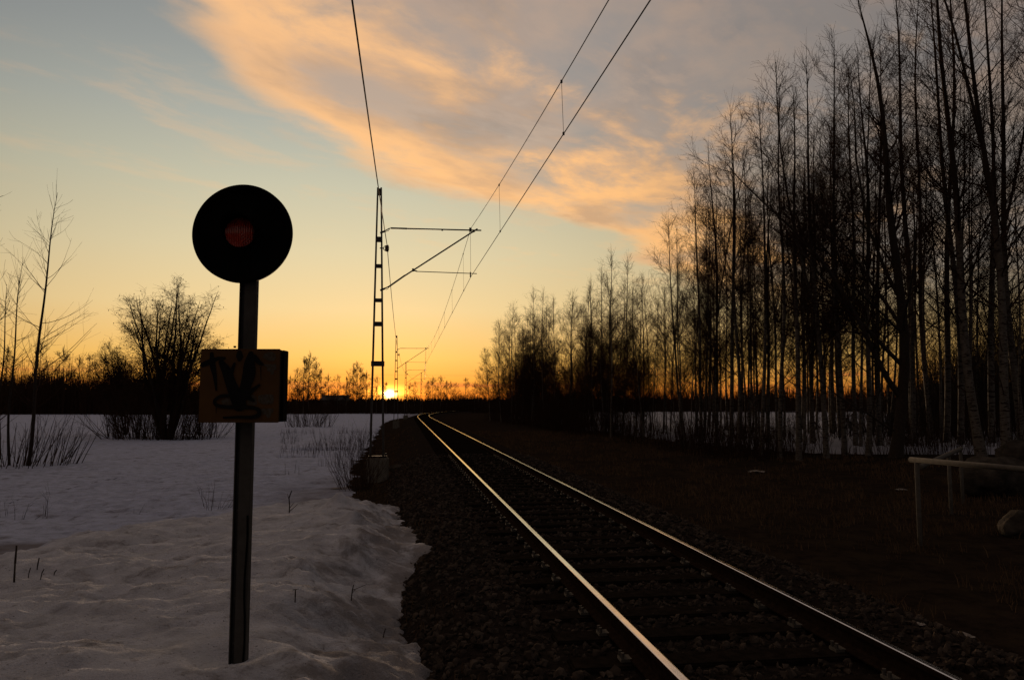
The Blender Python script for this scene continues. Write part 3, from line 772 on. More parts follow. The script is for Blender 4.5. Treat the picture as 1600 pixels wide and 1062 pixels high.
# ------------------------------------------------------------------ trees
def spawn(pts, rad, n, t0, t1, ang, angsd, Lf, npt, up, wig, rk, rmin, par=None, tpow=1.0, rmax=9):
    """grow n children on parent branches pts (P,m,3)"""
    Pn, m, _ = pts.shape
    if par is None:
        ln = np.linalg.norm(pts[:, -1] - pts[:, 0], axis=1); par = rng.choice(Pn, n, p=ln / ln.sum())
    t = t0 + (t1 - t0) * rng.random(n) ** tpow
    f = t * (m - 1); i = np.minimum(f.astype(int), m - 2); fr = (f - i)[:, None]
    p = pts[par, i] * (1 - fr) + pts[par, i + 1] * fr
    r = rad[par, i] * (1 - fr[:, 0]) + rad[par, i + 1] * fr[:, 0]
    tan = norm(pts[par, i + 1] - pts[par, i])
    rv = rng.normal(size=(n, 3)); rv = norm(rv - tan * (rv * tan).sum(1, keepdims=True))
    a = np.radians(rng.normal(ang, angsd, n))[:, None]
    d = norm(tan * np.cos(a) + rv * np.sin(a))
    Ln = Lf(t, par, n)
    q = np.empty((n, npt, 3)); q[:, 0] = p
    st = (Ln / (npt - 1))[:, None]
    for k in range(1, npt):
        u_ = up(k / (npt - 1)) if callable(up) else up
        d = norm(d + np.array([0, 0, 1.]) * u_ / (npt - 1) + rng.normal(size=(n, 3)) * wig)
        q[:, k] = q[:, k - 1] + d * st
    r0 = np.clip(np.maximum(r * rk, rmin), rmin, rmax); tp = np.linspace(1, .25, npt)[None, :]
    return q, np.maximum(r0[:, None] * tp, rmin * .6), Ln

def trunk_pts(H, r0, n=16, wob=.008, bend=0.0, org=(0, 0, 0)):
    z = np.linspace(0, 1, n); q = np.zeros((1, n, 3)); ph = rng.uniform(0, 6, 4)
    q[0, :, 0] = H * (wob * (np.sin(z * 4 + ph[0]) - math.sin(ph[0])) + wob * .5 * np.sin(z * 11 + ph[1]) + bend * z ** 1.7) + org[0]
    q[0, :, 1] = H * (wob * (np.sin(z * 4.6 + ph[2]) - math.sin(ph[2]))) + org[1]
    q[0, :, 2] = H * z - .35 * (1 - z) + org[2]
    r = r0 * (1 - z) ** .8 * .93 + .006; r[0] *= 1.35
    return q, r[None]

def birch(H=15, rr=.0075, n1=46, crown0=.28, spread=.27, dens=1.0, fork=0, bend=0.0, twr=.0042, ang=47, cone=False):
    T, TR = trunk_pts(H, H * rr, bend=bend)
    tr = [(T, TR, 8)]; base, baser = T, TR
    if fork:
        fq, fr_, _ = spawn(T, TR, fork, .3, .55, 10, 4, lambda t, p, n: H * (1 - t) * .95, 16, .25, .02, .75, .02)
        tr.append((fq, fr_, 6)); base = np.concatenate([T, fq]); baser = np.concatenate([TR, fr_]); n1 = int(n1 * (1 + .55 * fork))
    q1, r1, L1 = spawn(base, baser, n1, crown0, .97, ang, 9, lambda t, p, n: H * spread * ((1 - t) ** .75 if cone else (1 - t ** 1.6) ** .8) * rng.uniform(.6, 1.15, n) + .35, 8, lambda s: .55 if s < .6 else .05, .06, .30, .008, tpow=.8)
    nlow = 9
    ql, rl, _ = spawn(T, TR, nlow, .08, .3, 62, 14, lambda t, p, n: rng.uniform(.4, 1.8, n), 6, .3, .09, .18, .006)
    n2 = int(L1.sum() * 4.6 * dens)
    q2, r2, L2 = spawn(q1, r1, n2, .12, 1, 38, 12, lambda t, p, n: (.25 + L1[p] * .38 * (1 - .6 * t)) * rng.uniform(.6, 1.2, n), 5, .35, .07, .55, .0055)
    q3, r3, L3 = spawn(q2, r2, int(L2.sum() * 5.2 * dens), .1, 1, 40, 14, lambda t, p, n: rng.uniform(.18, .62, n), 4, -.12, .08, .6, twr)
    qt, rt, _ = spawn(base, baser, int(18), .9, 1, 22, 8, lambda t, p, n: rng.uniform(.4, 1.0, n), 4, .4, .05, .5, twr)
    trunk = tubes(tr, name='trunk', mats=[M['birch']])
    crown = tubes([(q1, r1, 4), (ql, rl, 3), (q2, r2, 3), (q3, r3, 3), (qt, rt, 3)], name='crown', mats=[M['twig']])
    return trunk, crown, H

def big_tree(H=19):
    T, TR = trunk_pts(H, .24, wob=.016, bend=-.03)
    lim = []
    for (t, azi, an, Lg) in ((.16, 180, 34, 12), (.20, 185, 46, 9.5), (.28, 120, 24, 9), (.30, 200, 60, 7), (.34, 160, 30, 10), (.12, 175, 72, 5), (.42, 60, 30, 6), (.46, 190, 40, 7), (.33, 240, 40, 7)):
        i = int(t * 15); p = T[0, i]; d = np.array([math.sin(R(an)) * math.cos(R(azi)), math.sin(R(an)) * math.sin(R(azi)), math.cos(R(an))])
        q = [p.copy()]
        for k in range(13):
            d = norm(d + np.array([0, 0, .045]) + rng.normal(size=3) * .075); q.append(q[-1] + d * Lg / 13)
        r = .13 * (1 - t) * (Lg / 11) * np.linspace(1, .12, 14); lim.append((np.array(q), r))
    LQ = np.array([l[0] for l in lim]); LR_ = np.array([l[1] for l in lim])
    q1, r1, L1 = spawn(LQ, LR_, 120, .15, 1, 44, 12, lambda t, p, n: rng.uniform(1.2, 3.4, n) * (1.2 - .6 * t), 8, .3, .10, .45, .012)
    qa, ra, La = spawn(T, TR, 26, .45, .97, 40, 10, lambda t, p, n: rng.uniform(1.5, 4, n) * (1.3 - t), 8, .5, .08, .4, .012)
    q1 = np.concatenate([q1, qa]); r1 = np.concatenate([r1, ra]); L1 = np.concatenate([L1, La])
    q2, r2, L2 = spawn(q1, r1, int(L1.sum() * 4.2), .1, 1, 42, 14, lambda t, p, n: rng.uniform(.4, 1.3, n), 5, .2, .10, .6, .006)
    q3, r3, L3 = spawn(q2, r2, int(L2.sum() * 4), .1, 1, 42, 14, lambda t, p, n: rng.uniform(.15, .5, n), 4, .1, .1, .6, .0045)
    return (tubes([(T, TR, 10)], name='trunk', mats=[M['bark']]), tubes([(LQ, LR_, 7)], name='limbs', mats=[M['bark']]),
            tubes([(q1, r1, 4), (q2, r2, 3), (q3, r3, 3)], name='crown', mats=[M['twig']]), H)

def clump_tree(H=13.5, stems=9):
    qs, rs = [], []
    for k in range(stems):
        az = k * 2.4 + rng.uniform(-.3, .3); an = R(rng.uniform(5, 23)) if k > 1 else R(3); hh = H * rng.uniform(.86, 1.02) * (1 - .45 * an)
        d = np.array([math.sin(an) * math.cos(az), math.sin(an) * math.sin(az), math.cos(an)]); p = d * .3 * np.array([1, 1, 0]); q = [p - [0, 0, .3]]
        for j in range(15):
            d = norm(d + np.array([0, 0, .038]) + rng.normal(size=3) * .04); q.append(q[-1] + d * hh / 15)
        qs.append(q); rs.append(H * .0082 * (1 - np.linspace(0, 1, 16)) ** .8 + .008)
    T = np.array(qs); TR = np.array(rs)
    q1, r1, L1 = spawn(T, TR, 350, .22, .97, 42, 10, lambda t, p, n: H * .20 * (1 - t ** 2) ** .8 * rng.uniform(.5, 1.2, n) + .4, 8, .5, .06, .36, .009)
    q2, r2, L2 = spawn(q1, r1, int(L1.sum() * 5.0), .12, 1, 40, 12, lambda t, p, n: (.25 + L1[p] * .3) * rng.uniform(.6, 1.2, n), 5, .1, .08, .55, .0065)
    q3, r3, L3 = spawn(q2, r2, int(L2.sum() * 6.5), .1, 1, 42, 14, lambda t, p, n: rng.uniform(.2, .65, n), 4, -.3, .08, .6, .0072)
    # last year's catkins at the twig ends
    kk = rng.random(len(q3)) < .10; e = q3[kk, -1]; c = np.stack([e, e - [0, 0, .05], e - [0, 0, .11]], 1)
    cr = np.tile([[.012, .026, .010]], (len(e), 1))
    return (tubes([(T, TR, 7)], name='trunk', mats=[M['bark']]), tubes([(q1, r1, 4), (q2, r2, 3), (q3, r3, 3)], name='crown', mats=[M['twig']]),
            tubes([(c, cr, 3)], name='catkins', mats=[M['twig']]), H)

def sapling(H=12, r0=.07, n1=34, bend=0.0, spread=.30):
    T, TR = trunk_pts(H, r0, wob=.010, bend=bend)
    q1, r1, L1 = spawn(T, TR, n1, .22, .96, 56, 9, lambda t, p, n: H * spread * (1 - t) ** .75 * rng.uniform(.5, 1.1, n) + .5, 9, lambda s: .35, .07, .30, .007)
    q2, r2, L2 = spawn(q1, r1, int(L1.sum() * 1.9), .15, 1, 36, 10, lambda t, p, n: (.3 + L1[p] * .32 * (1 - .5 * t)) * rng.uniform(.6, 1.2, n), 5, .35, .06, .6, .005)
    qt, rt, _ = spawn(T, TR, 12, .82, 1, 20, 6, lambda t, p, n: rng.uniform(.5, 1.4, n), 5, .3, .04, .5, .006)
    return tubes([(T, TR, 7)], name='trunk', mats=[M['bark']]), tubes([(q1, r1, 4), (q2, r2, 3), (qt, rt, 3)], name='crown', mats=[M['twig']]), H

def bush(H, n, w, splay=24, r=.010, sub=2.6, lean=(0, 0), tw=.004, base=None):
    """many stems from the ground"""
    base = base if base is not None else .25 * w
    th = rng.uniform(0, 6.28, n); rr_ = np.sqrt(rng.random(n)) * base
    p = np.stack([rr_ * np.cos(th), rr_ * np.sin(th), np.full(n, -.1)], -1)
    an = np.radians(np.abs(rng.normal(0, splay, n))); az = th + rng.normal(0, .6, n)
    d = np.stack([np.sin(an) * np.cos(az) + lean[0], np.sin(an) * np.sin(az) + lean[1], np.cos(an)], -1); d = norm(d)
    L1 = H * rng.uniform(.45, 1.05, n); m = 8; q = np.empty((n, m, 3)); q[:, 0] = p
    for k in range(1, m):
        d = norm(d + [0, 0, .05] + rng.normal(size=(n, 3)) * .06); q[:, k] = q[:, k - 1] + d * (L1 / (m - 1))[:, None]
    rad = (r * (.6 + .8 * rng.random(n)))[:, None] * np.linspace(1, .3, m)[None]
    q2, r2, L2 = spawn(q, rad, int(L1.sum() * sub), .2, 1, 32, 10, lambda t, pp, nn_: (.15 + L1[pp] * .22) * rng.uniform(.5, 1.2, nn_), 5, .3, .07, .5, tw)
    return [(q, rad, 4), (q2, r2, 3)]

def place(meshes, names, name, px, Y, H, label, cat, group, toppx=None, base_z=None, sink=0, rz=None, keep_rot=False):
    """put a tree so its foot stands at photo column px, distance Y"""
    *ms, H0 = meshes
    X = P(px, 650, Y)[0]
    z = float(ground_z(X, Y)) if base_z is None else base_z
    o = empty(name, (X, Y, z - sink)); s = H / H0
    for nm, me in zip(names, ms):
        c_ = link(nm, me, o)
        if nm == 'catkins': c_['kind'] = 'stuff'
    lean = 0
    if toppx is not None:
        Xt = P(toppx, 300, Y)[0]; lean = math.atan2(Xt - X, H)
    o.rotation_euler = (rng.uniform(-.02, .02), lean, (rng.uniform(0, 6.28) if rz is None else rz))
    if not keep_rot:
        # lean in world after the spin
        import mathutils
        o.rotation_euler = (mathutils.Matrix.Rotation(lean, 3, 'Y') @ mathutils.Matrix.Rotation(rng.uniform(0, 6.28) if rz is None else rz, 3, 'Z')).to_euler()
    o.scale = (s, s, s)
    return tag(o, label, cat, group)

SL = [birch(15, .0064, 50, .2, .24, 1.25, twr=.0046), birch(15, .0058, 54, .16, .22, 1.25, twr=.0046), birch(15, .0066, 46, .25, .22, 1.15), birch(15, .0062, 52, .16, .29, 1.1, bend=-.04), birch(15, .0056, 44, .2, .20, 1.2)]
TK = [birch(20, .0084, 46, .26, .18, .62, twr=.0036), birch(20, .0082, 40, .24, .18, .55, fork=1, twr=.0036), birch(20, .0074, 44, .28, .16, .62, twr=.0036)]
FK = [birch(16, .0070, 42, .2, .20, .85, fork=1), birch(16, .0066, 42, .18, .22, .9, fork=1)]
TH_ = [birch(14, .0044, 38, .18, .19, 1.15, twr=.0046), birch(14, .0040, 36, .15, .18, 1.15, twr=.0046), birch(14, .0046, 36, .14, .20, .95)]
MD = [birch(14, .0060, 74, .06, .27, 1.15, twr=.006, cone=True), birch(14, .0056, 70, .08, .24, 1.15, twr=.006, cone=True), birch(14, .0064, 78, .05, .29, 1.1, twr=.006, cone=True)]
BU = [birch(12, .0076, 84, .04, .33, 1.1, twr=.0075, cone=True), birch(12, .0072, 84, .04, .30, 1.1, twr=.0075, cone=True)]
BIG = big_tree()
def dist_of(px, py):
    Y = 40.
    for _ in range(8):
        q = P(px, py, Y); g = float(ground_z(q[0], Y)); Y = (CAMZ - g) / max((CAMZ - q[2]) / Y, 1e-4)
    return min(Y, 150)
GR = 'bare birches in the row right of the track'
ROW = [
 (766, 657, 545, 758, BU[0], 'low bushy bare tree at the far left end of the birch row, beside the curve'),
 (783, 659, 503, 779, BU[1], 'bushy bare birch second from the left end of the row by the track curve'),
 (800, 661, 476, 801, SL[0], 'pointed bare birch third from the left end of the row, first of the taller tops'),
 (816, 661, 515, 818, BU[0], 'short bare birch squeezed fourth in the row, lower than both neighbours'),
 (832, 664, 452, 832, SL[2], 'slim pale-topped birch, left one of the twin tops right of the row end'),
 (850, 665, 454, 850, SL[4], 'slim birch, right one of the twin tops right of the row end'),
 (866, 667, 466, 868, SL[1], 'slim bare birch just right of the twin tops, a little shorter'),
 (893, 670, 458, 893, SL[2], 'lone narrow birch top in the dip between two taller groups of the row'),
 (912, 673, 462, 915, SL[3], 'bare birch left of the first tall rounded group in the row'),
 (928, 677, 436, 921, SL[0], 'left shoulder birch of the first tall rounded group'),
 (943, 680, 418, 940, SL[1], 'dense bare birch just left of the highest top in the first tall group'),
 (955, 684, 394, 955, SL[2], 'highest bare birch of the first tall group, fine pointed top'),
 (973, 681, 402, 978, SL[4], 'bare birch with a feathery top just right of the first group\'s highest'),
 (1005, 684, 428, 1002, SL[4], 'thin single-stemmed birch alone in the gap before the leaning birch'),
 (1036, 683, 450, 1037, SL[2], 'short thin birch close behind the leaning birch in the gap'),
 (1068, 697, 342, 1038, SL[3], 'birch leaning left with long arching branches over the gap in the row'),
 (1097, 700, 262, 1082, SL[1], 'bare birch right of the leaning one, rising to the first step of the tall trees'),
 (1117, 698, 225, 1107, FK[1], 'forked birch left of the tall pair over the snow gap'),
 (1140, 705, 163, 1139, SL[0], 'tall straight birch, left one of the tall pair with thin tops'),
 (1154, 708, 232, 1152, SL[2], 'birch in the middle of the tall pair, its top lower than theirs'),
 (1188, 712, 156, 1186, SL[4], 'tall thin birch, right one of the tall pair with thin tops'),
 (1202, 700, 245, 1206, FK[1], 'forked birch standing behind the right one of the tall pair'),
 (1217, 716, 132, 1226, SL[1], 'birch right of the tall pair with its crown spreading to the left'),
 (1248, 720, 135, 1241, TK[2], 'thick-stemmed pale birch nearest the track before the bright snow patch'),
 (1266, 702, 200, 1272, SL[2], 'thin birch rising behind the left edge of the bright snow patch'),
 (1290, 716, 78, 1271, FK[0], 'tall many-forked birch before the bright snow patch'),
 (1318, 712, 70, 1312, SL[0], 'tall slim birch at the right edge of the bright snow patch'),
 (1334, 706, 105, 1335, SL[4], 'pale straight birch between the snow patch and the big dark tree'),
 (1352, 712, 74, 1352, FK[1], 'forked birch left of the big dark tree, top near the picture\'s top'),
 (1374, 706, 55, 1376, SL[1], 'slim birch directly left of the big dark tree\'s trunk'),
 (1428, 702, -40, 1407, TK[2], 'straight smooth-stemmed birch directly right of the big dark tree'),
 (1452, 695, -20, 1456, SL[4], 'very thin birch seen behind the end of the metal railing'),
 (1476, 700, -80, 1490, SL[0], 'slender birch behind the railing corner post'),
 (1500, 704, -60, 1484, SL[2], 'slender birch behind the large boulder\'s left edge'),
 (1530, 714, -150, 1460, TK[0], 'thick white-barked birch leaning left above the large boulder'),
 (1546, 702, -80, 1552, FK[0], 'forked birch between the two thick leaning birches by the boulder'),
 (1572, 716, -150, 1508, TK[1], 'thick white-barked forked birch leaning left, second of the two by the boulder'),
 (1594, 706, -100, 1590, TK[2], 'straight birch at the right edge behind the boulder'),
]
NM = ('trunk', 'crown')
for (px, py, ty, tx, me, lab) in ROW:
    Y = dist_of(px, py); X = P(px, py, Y)[0]; H = P(px, ty, Y)[2] - float(ground_z(X, Y))
    if px < 1000 and me not in BU: me = MD[px % 3]
    place(me, NM, 'birch_tree', px, Y, H, lab, 'tree', GR, toppx=tx)
Y = dist_of(1398, 714)
place(BIG, ('trunk', 'limbs', 'crown'), 'forked_tree', 1400, Y, P(1400, 0, Y)[2] + .6, 'big dark tree with heavy limbs spreading left, left of the railing', 'tree', 'bare birches in the row right of the track', rz=0)
for (px, Yv, H, me) in ((1640, 30, 22, TK[0]), (1690, 33, 21, TK[2]), (1740, 29, 22, TK[1]), (1800, 34, 20, SL[0])):
    place(me, NM, 'birch_tree', px, Yv, H, 'bare birch continuing the row beyond the right edge of the picture', 'tree', 'birches beyond the right edge')
# thicket behind the front row
LBS = [(860, 'bushy birch filling in behind the far left end of the birch row', 'filler birches behind the far left end of the row'),
       (1010, 'slender birch standing behind the first tall rounded group of the row', 'filler birches behind the first tall group'),
       (1180, 'slender birch behind the leaning birch and the tall pair', 'filler birches behind the leaning birch and tall pair'),
       (1380, 'slender birch in the thick of stems over the bright snow patch', 'filler birches over the bright snow patch'),
       (9999, 'slender birch in the dark stems right of the big dark tree', 'filler birches right of the big dark tree')]
nb = 0
rng = np.random.default_rng(77)
while nb < 136:
    if 46 <= nb < 76:
        px = rng.uniform(880, 1110); Yv = rng.uniform(38, 75)
    elif nb < 46:
        Yv = rng.uniform(56, 118); uu_ = rng.uniform(11.3, 16.5); px = 800 + (float(xc(Yv)) + uu_) / Yv * 1200
        if px > 900 and rng.random() < .6: continue
    else:
        px = rng.uniform(985, 1640); Yv = rng.uniform(33, 70) if px < 1150 else rng.uniform(33, 62)
        if px > 1180 and rng.random() < .45: continue
    X = P(px, 650, Yv)[0]; u = float(uof(X, Yv))
    lo = 11.3 if px < 1080 else 13
    if not (lo < u < (17.5 if px < 1100 else 34)): continue
    lim = np.interp(px, [770, 800, 870, 955, 1000, 1040, 1080, 1140, 1290, 1400, 1640], [550, 485, 468, 408, 425, 385, 320, 235, 170, 140, 60])
    H = (P(px, lim + rng.uniform(0, 150), Yv)[2] + .6)
    me = TH_[nb % 3] if px > 1010 or nb % 3 == 0 else MD[nb % 3]
    place(me, NM, 'birch_tree', px, Yv, max(H, 5), [l for l in LBS if px < l[0]][0][1], 'tree', [l for l in LBS if px < l[0]][0][2], toppx=px + rng.normal(0, 7)); nb += 1

# undergrowth stems along the birch row
def scatter_bushes(name, spots, mt, make):
    B = []
    for (X, Y, H) in spots:
        z = float(ground_z(X, Y))
        for (q, r, sd) in make(H): B.append((q + np.array([X, Y, z]), r, sd))
    by = {}
    for q, r, sd in B: by.setdefault((q.shape[1], sd), []).append((q, r))
    return link(name, tubes([(np.concatenate([a for a, _ in v]), np.concatenate([b for _, b in v]), k[1]) for k, v in by.items()], name=name, mats=[mt]))
sp = []
while len(sp) < 430:
    px = rng.uniform(755, 1680); Yv = 31 + 80 * rng.random() ** 1.4
    X = P(px, 650, Yv)[0]; u = float(uof(X, Yv))
    if 10.2 < u < (16 if px < 1120 else 22):
        if 1255 < px < 1375 and rng.random() < .6: continue
        sp.append((X, Yv, rng.uniform(1.0, 3.8) * (1 if Yv < 60 else 1.25) * (.75 + 1.6 * float(fbm(X * .25, Yv * .25, 2)))))
while len(sp) < 740:
    px = rng.uniform(748, 975); Yv = rng.uniform(52, 118); X = P(px, 650, Yv)[0]; u = float(uof(X, Yv))
    if px > 900 and rng.random() < .75: continue
    if 9.5 < u < 18: sp.append((X, Yv, rng.uniform(2.2, 4.6)))
tag(scatter_bushes('undergrowth', sp, M['twig'], lambda H: bush(H, 9, 1.2, 14, .012, 2.0, tw=.005, base=.9)), 'thin bare undergrowth stems among the birch trunks', 'undergrowth', kind='stuff')
# dense dark young thicket on the far right
sp = []
while len(sp) < 200:
    px = rng.uniform(1300, 1700); Yv = rng.uniform(40, 75); H = np.interp(px, [1300, 1400, 1470, 1560, 1700], [2.5, 3.6, 6.2, 9, 11]) * rng.uniform(.6, 1.05)
    if px < 1400 and rng.random() < .5: continue
    sp.append((P(px, 650, Yv)[0], Yv, H))
tag(scatter_bushes('thicket', sp, M['bark'], lambda H: bush(H, 15, 2.2, 11, .022, 2.2, tw=.009, base=1.3)), 'dense dark thicket of young trees filling the right background', 'thicket', kind='stuff')

# left side: clump of birch stems standing in the snow field
rng = np.random.default_rng(4)
CL = clump_tree(13.5, 17)
def sn(X, Y): return float(snow_z(X, Y))
c = P(262, 683, 60); place(CL, ('trunk', 'crown', 'catkins'), 'multi_stem_tree', 262, 60, P(262, 372, 60)[2] + 1.0, 'rounded many-stemmed bare tree with catkins in the snow left of the signal', 'tree', None, base_z=sn(c[0], 60) - .1, rz=.4).scale = (1.28, 1.28, 1.0)
CL2 = clump_tree(8, 6)
place(CL2, ('trunk', 'crown', 'catkins'), 'multi_stem_tree', 196, 64, 8.2, 'smaller reddish bare tree leaning out left of the rounded many-stemmed tree', 'tree', None, base_z=sn(P(196, 683, 64)[0], 64) - .1, toppx=180)
def bush_thing(name, px, Y, batches, label, cat, group=None, mt=None):
    X = P(px, 650, Y)[0]; o = link(name, tubes(batches, name=name, mats=[mt or M['twig']])); o.location = (X, Y, max(sn(X, Y), float(ground_z(X, Y))) - .03)
    return tag(o, label, cat, group)
bush_thing('willow_shrub', 245, 59, bush(4.6, 260, 7, 26, .022, 2.6, base=3.6, tw=.009), 'dense bare shrub around the foot of the rounded many-stemmed tree', 'shrub')
bush_thing('willow_shrub', 320, 60.5, bush(3.4, 70, 3, 30, .018, 2.2, base=1.4, tw=.008), 'sparse bare shrub between the rounded tree and the signal post', 'shrub')
rng = np.random.default_rng(21)
S1 = sapling(12, .085, 40, bend=.0, spread=.34); S2 = sapling(9, .06, 34, spread=.2); S3 = sapling(8, .055, 30, spread=.26)
Ys = 32.5
def left_sap(me, px, Y, topy, topx, lab):
    X = P(px, 700, Y)[0]; z = sn(X, Y)
    place(me, NM, 'birch_sapling', px, Y, P(px, topy, Y)[2] - z, lab, 'tree', 'young bare trees at the left edge', toppx=topx, base_z=z - .1)
left_sap(S1, 46, Ys, 298, 103, 'tallest young bare tree at the left, leaning slightly right with open branches')
left_sap(S2, 18, Ys + .4, 405, 40, 'slim upright young tree just left of the tallest one')
left_sap(S3, -8, Ys, 440, 12, 'young bare tree at the very left edge of the picture')
left_sap(S3, 5, Ys + 4, 480, -5, 'short young tree tucked behind the one at the left edge')
left_sap(S2, -34, 30, 270, -30, 'taller young tree just outside the left edge, its twigs reaching in')
bush_thing('willow_shrub', 20, Ys, bush(2.6, 70, 3, 16, .017, 1.1, lean=(.12, 0), base=2.0, tw=.006), 'bare stems clustered round the feet of the young trees at left', 'shrub')
bush_thing('willow_shrub', 88, Ys + .8, bush(2.7, 34, 2, 12, .015, 1.0, lean=(.36, 0), base=1.3, tw=.006), 'bare stems all leaning right, right of the young trees at left', 'shrub')
bush_thing('willow_shrub', 560, 23.4, bush(1.75, 75, 2, 26, .008, 3.0, lean=(-.12, 0), base=.5, tw=.003), 'small bare bush beside the concrete block of the nearest mast', 'shrub')
bush_thing('willow_shrub', 545, 43, bush(1.7, 60, 3, 24, .008, 1.6, base=1.8, tw=.004), 'low bare twigs on the brown melt patch left of the mast', 'shrub')
bush_thing('willow_shrub', 482, 86, bush(3.4, 90, 4, 22, .022, 1.6, base=2.6, tw=.010), 'low shrub out on the far edge of the snow field', 'shrub')
# weeds and sprigs poking through the near snow
for (px, py, h, n, sp_, lean, lab) in (
    (340, 795, .55, 13, 26, 0, 'many-stemmed dry sprig on the crest of the snow bank left of the post'),
    (215, 803, .35, 4, 30, .1, 'forked dry sprig in the hollow behind the snow bank'),
    (78, 808, .62, 4, 8, 0, 'tall thin dry sprig standing alone behind the snow bank at left'),
    (40, 812, .42, 4, 24, .2, 'short dry sprigs left of the tall thin one'),
    (15, 806, .5, 3, 8, 0, 'dry stalk at the left edge behind the snow bank')):
    q = P(px, py, 1); Y = 16.
    for _ in range(30):
        w_ = P(px, py, Y); Y += (w_[2] - sn(w_[0], Y)) * 1.5; Y = min(max(Y, 8), 30)
    bush_thing('dry_sprig', px, Y, bush(h * Y / 14, n, .4, sp_, .006, 3, lean=(lean, 0), base=.12 if n < 8 else .3, tw=.0025), lab, 'plant', 'dry sprigs in the snow')
def hit_snow(px, py, y0=2.5, y1=60):
    prev = y0
    for Y in np.geomspace(y0, y1, 900):
        p = P(px, py, Y)
        if p[2] < max(sn(p[0], Y), float(ground_z(p[0], Y))): return p
    return P(px, py, y1)
def stub(px, py, top, label, fork=None, r=.008):
    p = hit_snow(px, py); mm = MB(); k = p[1] / 1200
    q = [np.array([0, 0, -.06])]
    for (dx, dy) in top: q.append(np.array([dx * k, 0, -dy * k]))
    for a, b in zip(q[:-1], q[1:]): mm.bar(a, b, r, 6, r * .75)
    for a, b in (fork or []): mm.bar(np.array([a[0] * k, 0, -a[1] * k]), np.array([b[0] * k, .02, -b[1] * k]), r * .6, 5, r * .3)
    o = mm.obj('broken_stem', M['bark']); o.location = p
    return tag(o, label, 'twig', 'broken stems in the snow')
stub(22, 909, [(0, -28), (1, -55)], 'tall thick broken stem upright in the snow at the left edge', r=.011)
stub(57, 894, [(1, -10), (3, -22)], 'leaning stem, tallest of the four small ones right of the thick stem')
stub(43, 902, [(2, -8), (4, -15)], 'small stem nearest to the thick broken one', r=.006)
stub(62, 903, [(3, -8), (6, -14)], 'small stem low down in the middle of the four', r=.006)
stub(83, 898, [(2, -4), (5, -8)], 'smallest stem, rightmost of the four', r=.006)
stub(461, 944, [(0, -12), (0, -22)], 'T-shaped stub with a flat top in the snow right of the post', fork=[((-4, -22), (4, -22.5))], r=.006)
stub(548, 936, [(2, -12), (4, -22)], 'forked dark twig in the snow by the ballast edge', fork=[((3, -14), (24, -22)), ((1, -8), (6, -14))], r=.006)
stub(597, 995, [(3, -7), (5, -13)], 'short slanting twig in the snow near the bottom', r=.005)
stub(452, 800, [(0, -12), (-1, -22), (3, -33)], 'branched dark stem on the crest of the snow bank', fork=[((0, -16), (-4, -28)), ((1, -2), (12, -12)), ((0, -6), (6, -14))], r=.011)
stub(666, 992, [(-1, -10), (-1, -22)], 'thin stem standing at the edge of snow and ballast', r=.004)
stub(600, 775, [(-3, -6), (6, -13)], 'short twig lying on the far tip of the snow bank', fork=[((0, -5), (-8, -3))], r=.012)

# ------------------------------------------------------------------ far woodland
def far_batch(n, pxr, Yr, Hf, rr=.05, nb_=16):
    px = rng.uniform(*pxr, n); Y = rng.uniform(*Yr, n); X = (px - 800) / 1200 * Y; H = Hf(px) * rng.uniform(.55, 1.08, n)
    z = ground_z(X, Y)
    q = np.zeros((n, 5, 3)); t = np.linspace(0, 1, 5)
    q[:, :, 0] = X[:, None] + (rng.normal(0, .03, n) * H)[:, None] * t; q[:, :, 1] = Y[:, None]; q[:, :, 2] = z[:, None] - .3 + H[:, None] * t
    r = rr * (1 - t * .85)[None] * (H / 9)[:, None] + .012
    par = np.repeat(np.arange(n), nb_)
    q1, r1, _ = spawn(q, r, n * nb_, .15, .98, 32, 10, lambda t_, p, k: H[p] * .26 * (1.05 - t_) * rng.uniform(.5, 1.2, k) + .3, 4, .3, .06, .45, .022, par=par)
    q2, r2, _ = spawn(q1, r1, n * nb_ * 2, .2, 1, 36, 10, lambda t_, p, k: rng.uniform(.4, 1.1, k), 3, .2, .06, .6, .016, par=np.repeat(np.arange(n * nb_), 2))
    return [(q, r, 4), (q1, r1, 3), (q2, r2, 3)]
nl_ = 0
hl = lambda px: np.interp(px, [-200, 0, 180, 330, 440, 520, 600, 700, 760, 900, 1300, 1700], [18, 17.5, 17, 14.5, 10, 8, 7.5, 7.5, 7, 7.5, 9, 12])
fb = far_batch(420, (-300, 430), (205, 265), hl) + far_batch(150, (430, 800), (230, 320), lambda p: hl(p) * .95) + far_batch(190, (800, 1800), (215, 280), hl)
tag(link('distant_woodland', tubes(fb, name='distant_woodland', mats=[M['twig']])), 'bare brown woodland along the far edge of the snow fields', 'woodland', kind='stuff')
# brushwood that closes the foot of the wood
def brush(n, pxr, Yr, Hf, r=.05):
    px = rng.uniform(*pxr, n); Y = rng.uniform(*Yr, n); X = (px - 800) / 1200 * Y; z = ground_z(X, Y); H = Hf(px) * rng.uniform(.45, 1.0, n) * (1 + .9 * fbm(px / 38., Y / 30., 3))
    q = np.zeros((n, 3, 3)); t = np.linspace(0, 1, 3)
    lx = rng.normal(0, .12, n) * H; q[:, :, 0] = X[:, None] + lx[:, None] * t; q[:, :, 1] = Y[:, None]; q[:, :, 2] = (z - .3)[:, None] + H[:, None] * t
    return (q, r * np.array([1, .7, .25])[None] * rng.uniform(.6, 1.4, n)[:, None], 3)
lo = lambda px: np.interp(px, [-300, 0, 180, 330, 440, 600, 700, 800, 1000, 1700], [13, 12.5, 12, 9.5, 5.6, 4.8, 4.6, 5.2, 6.5, 11])
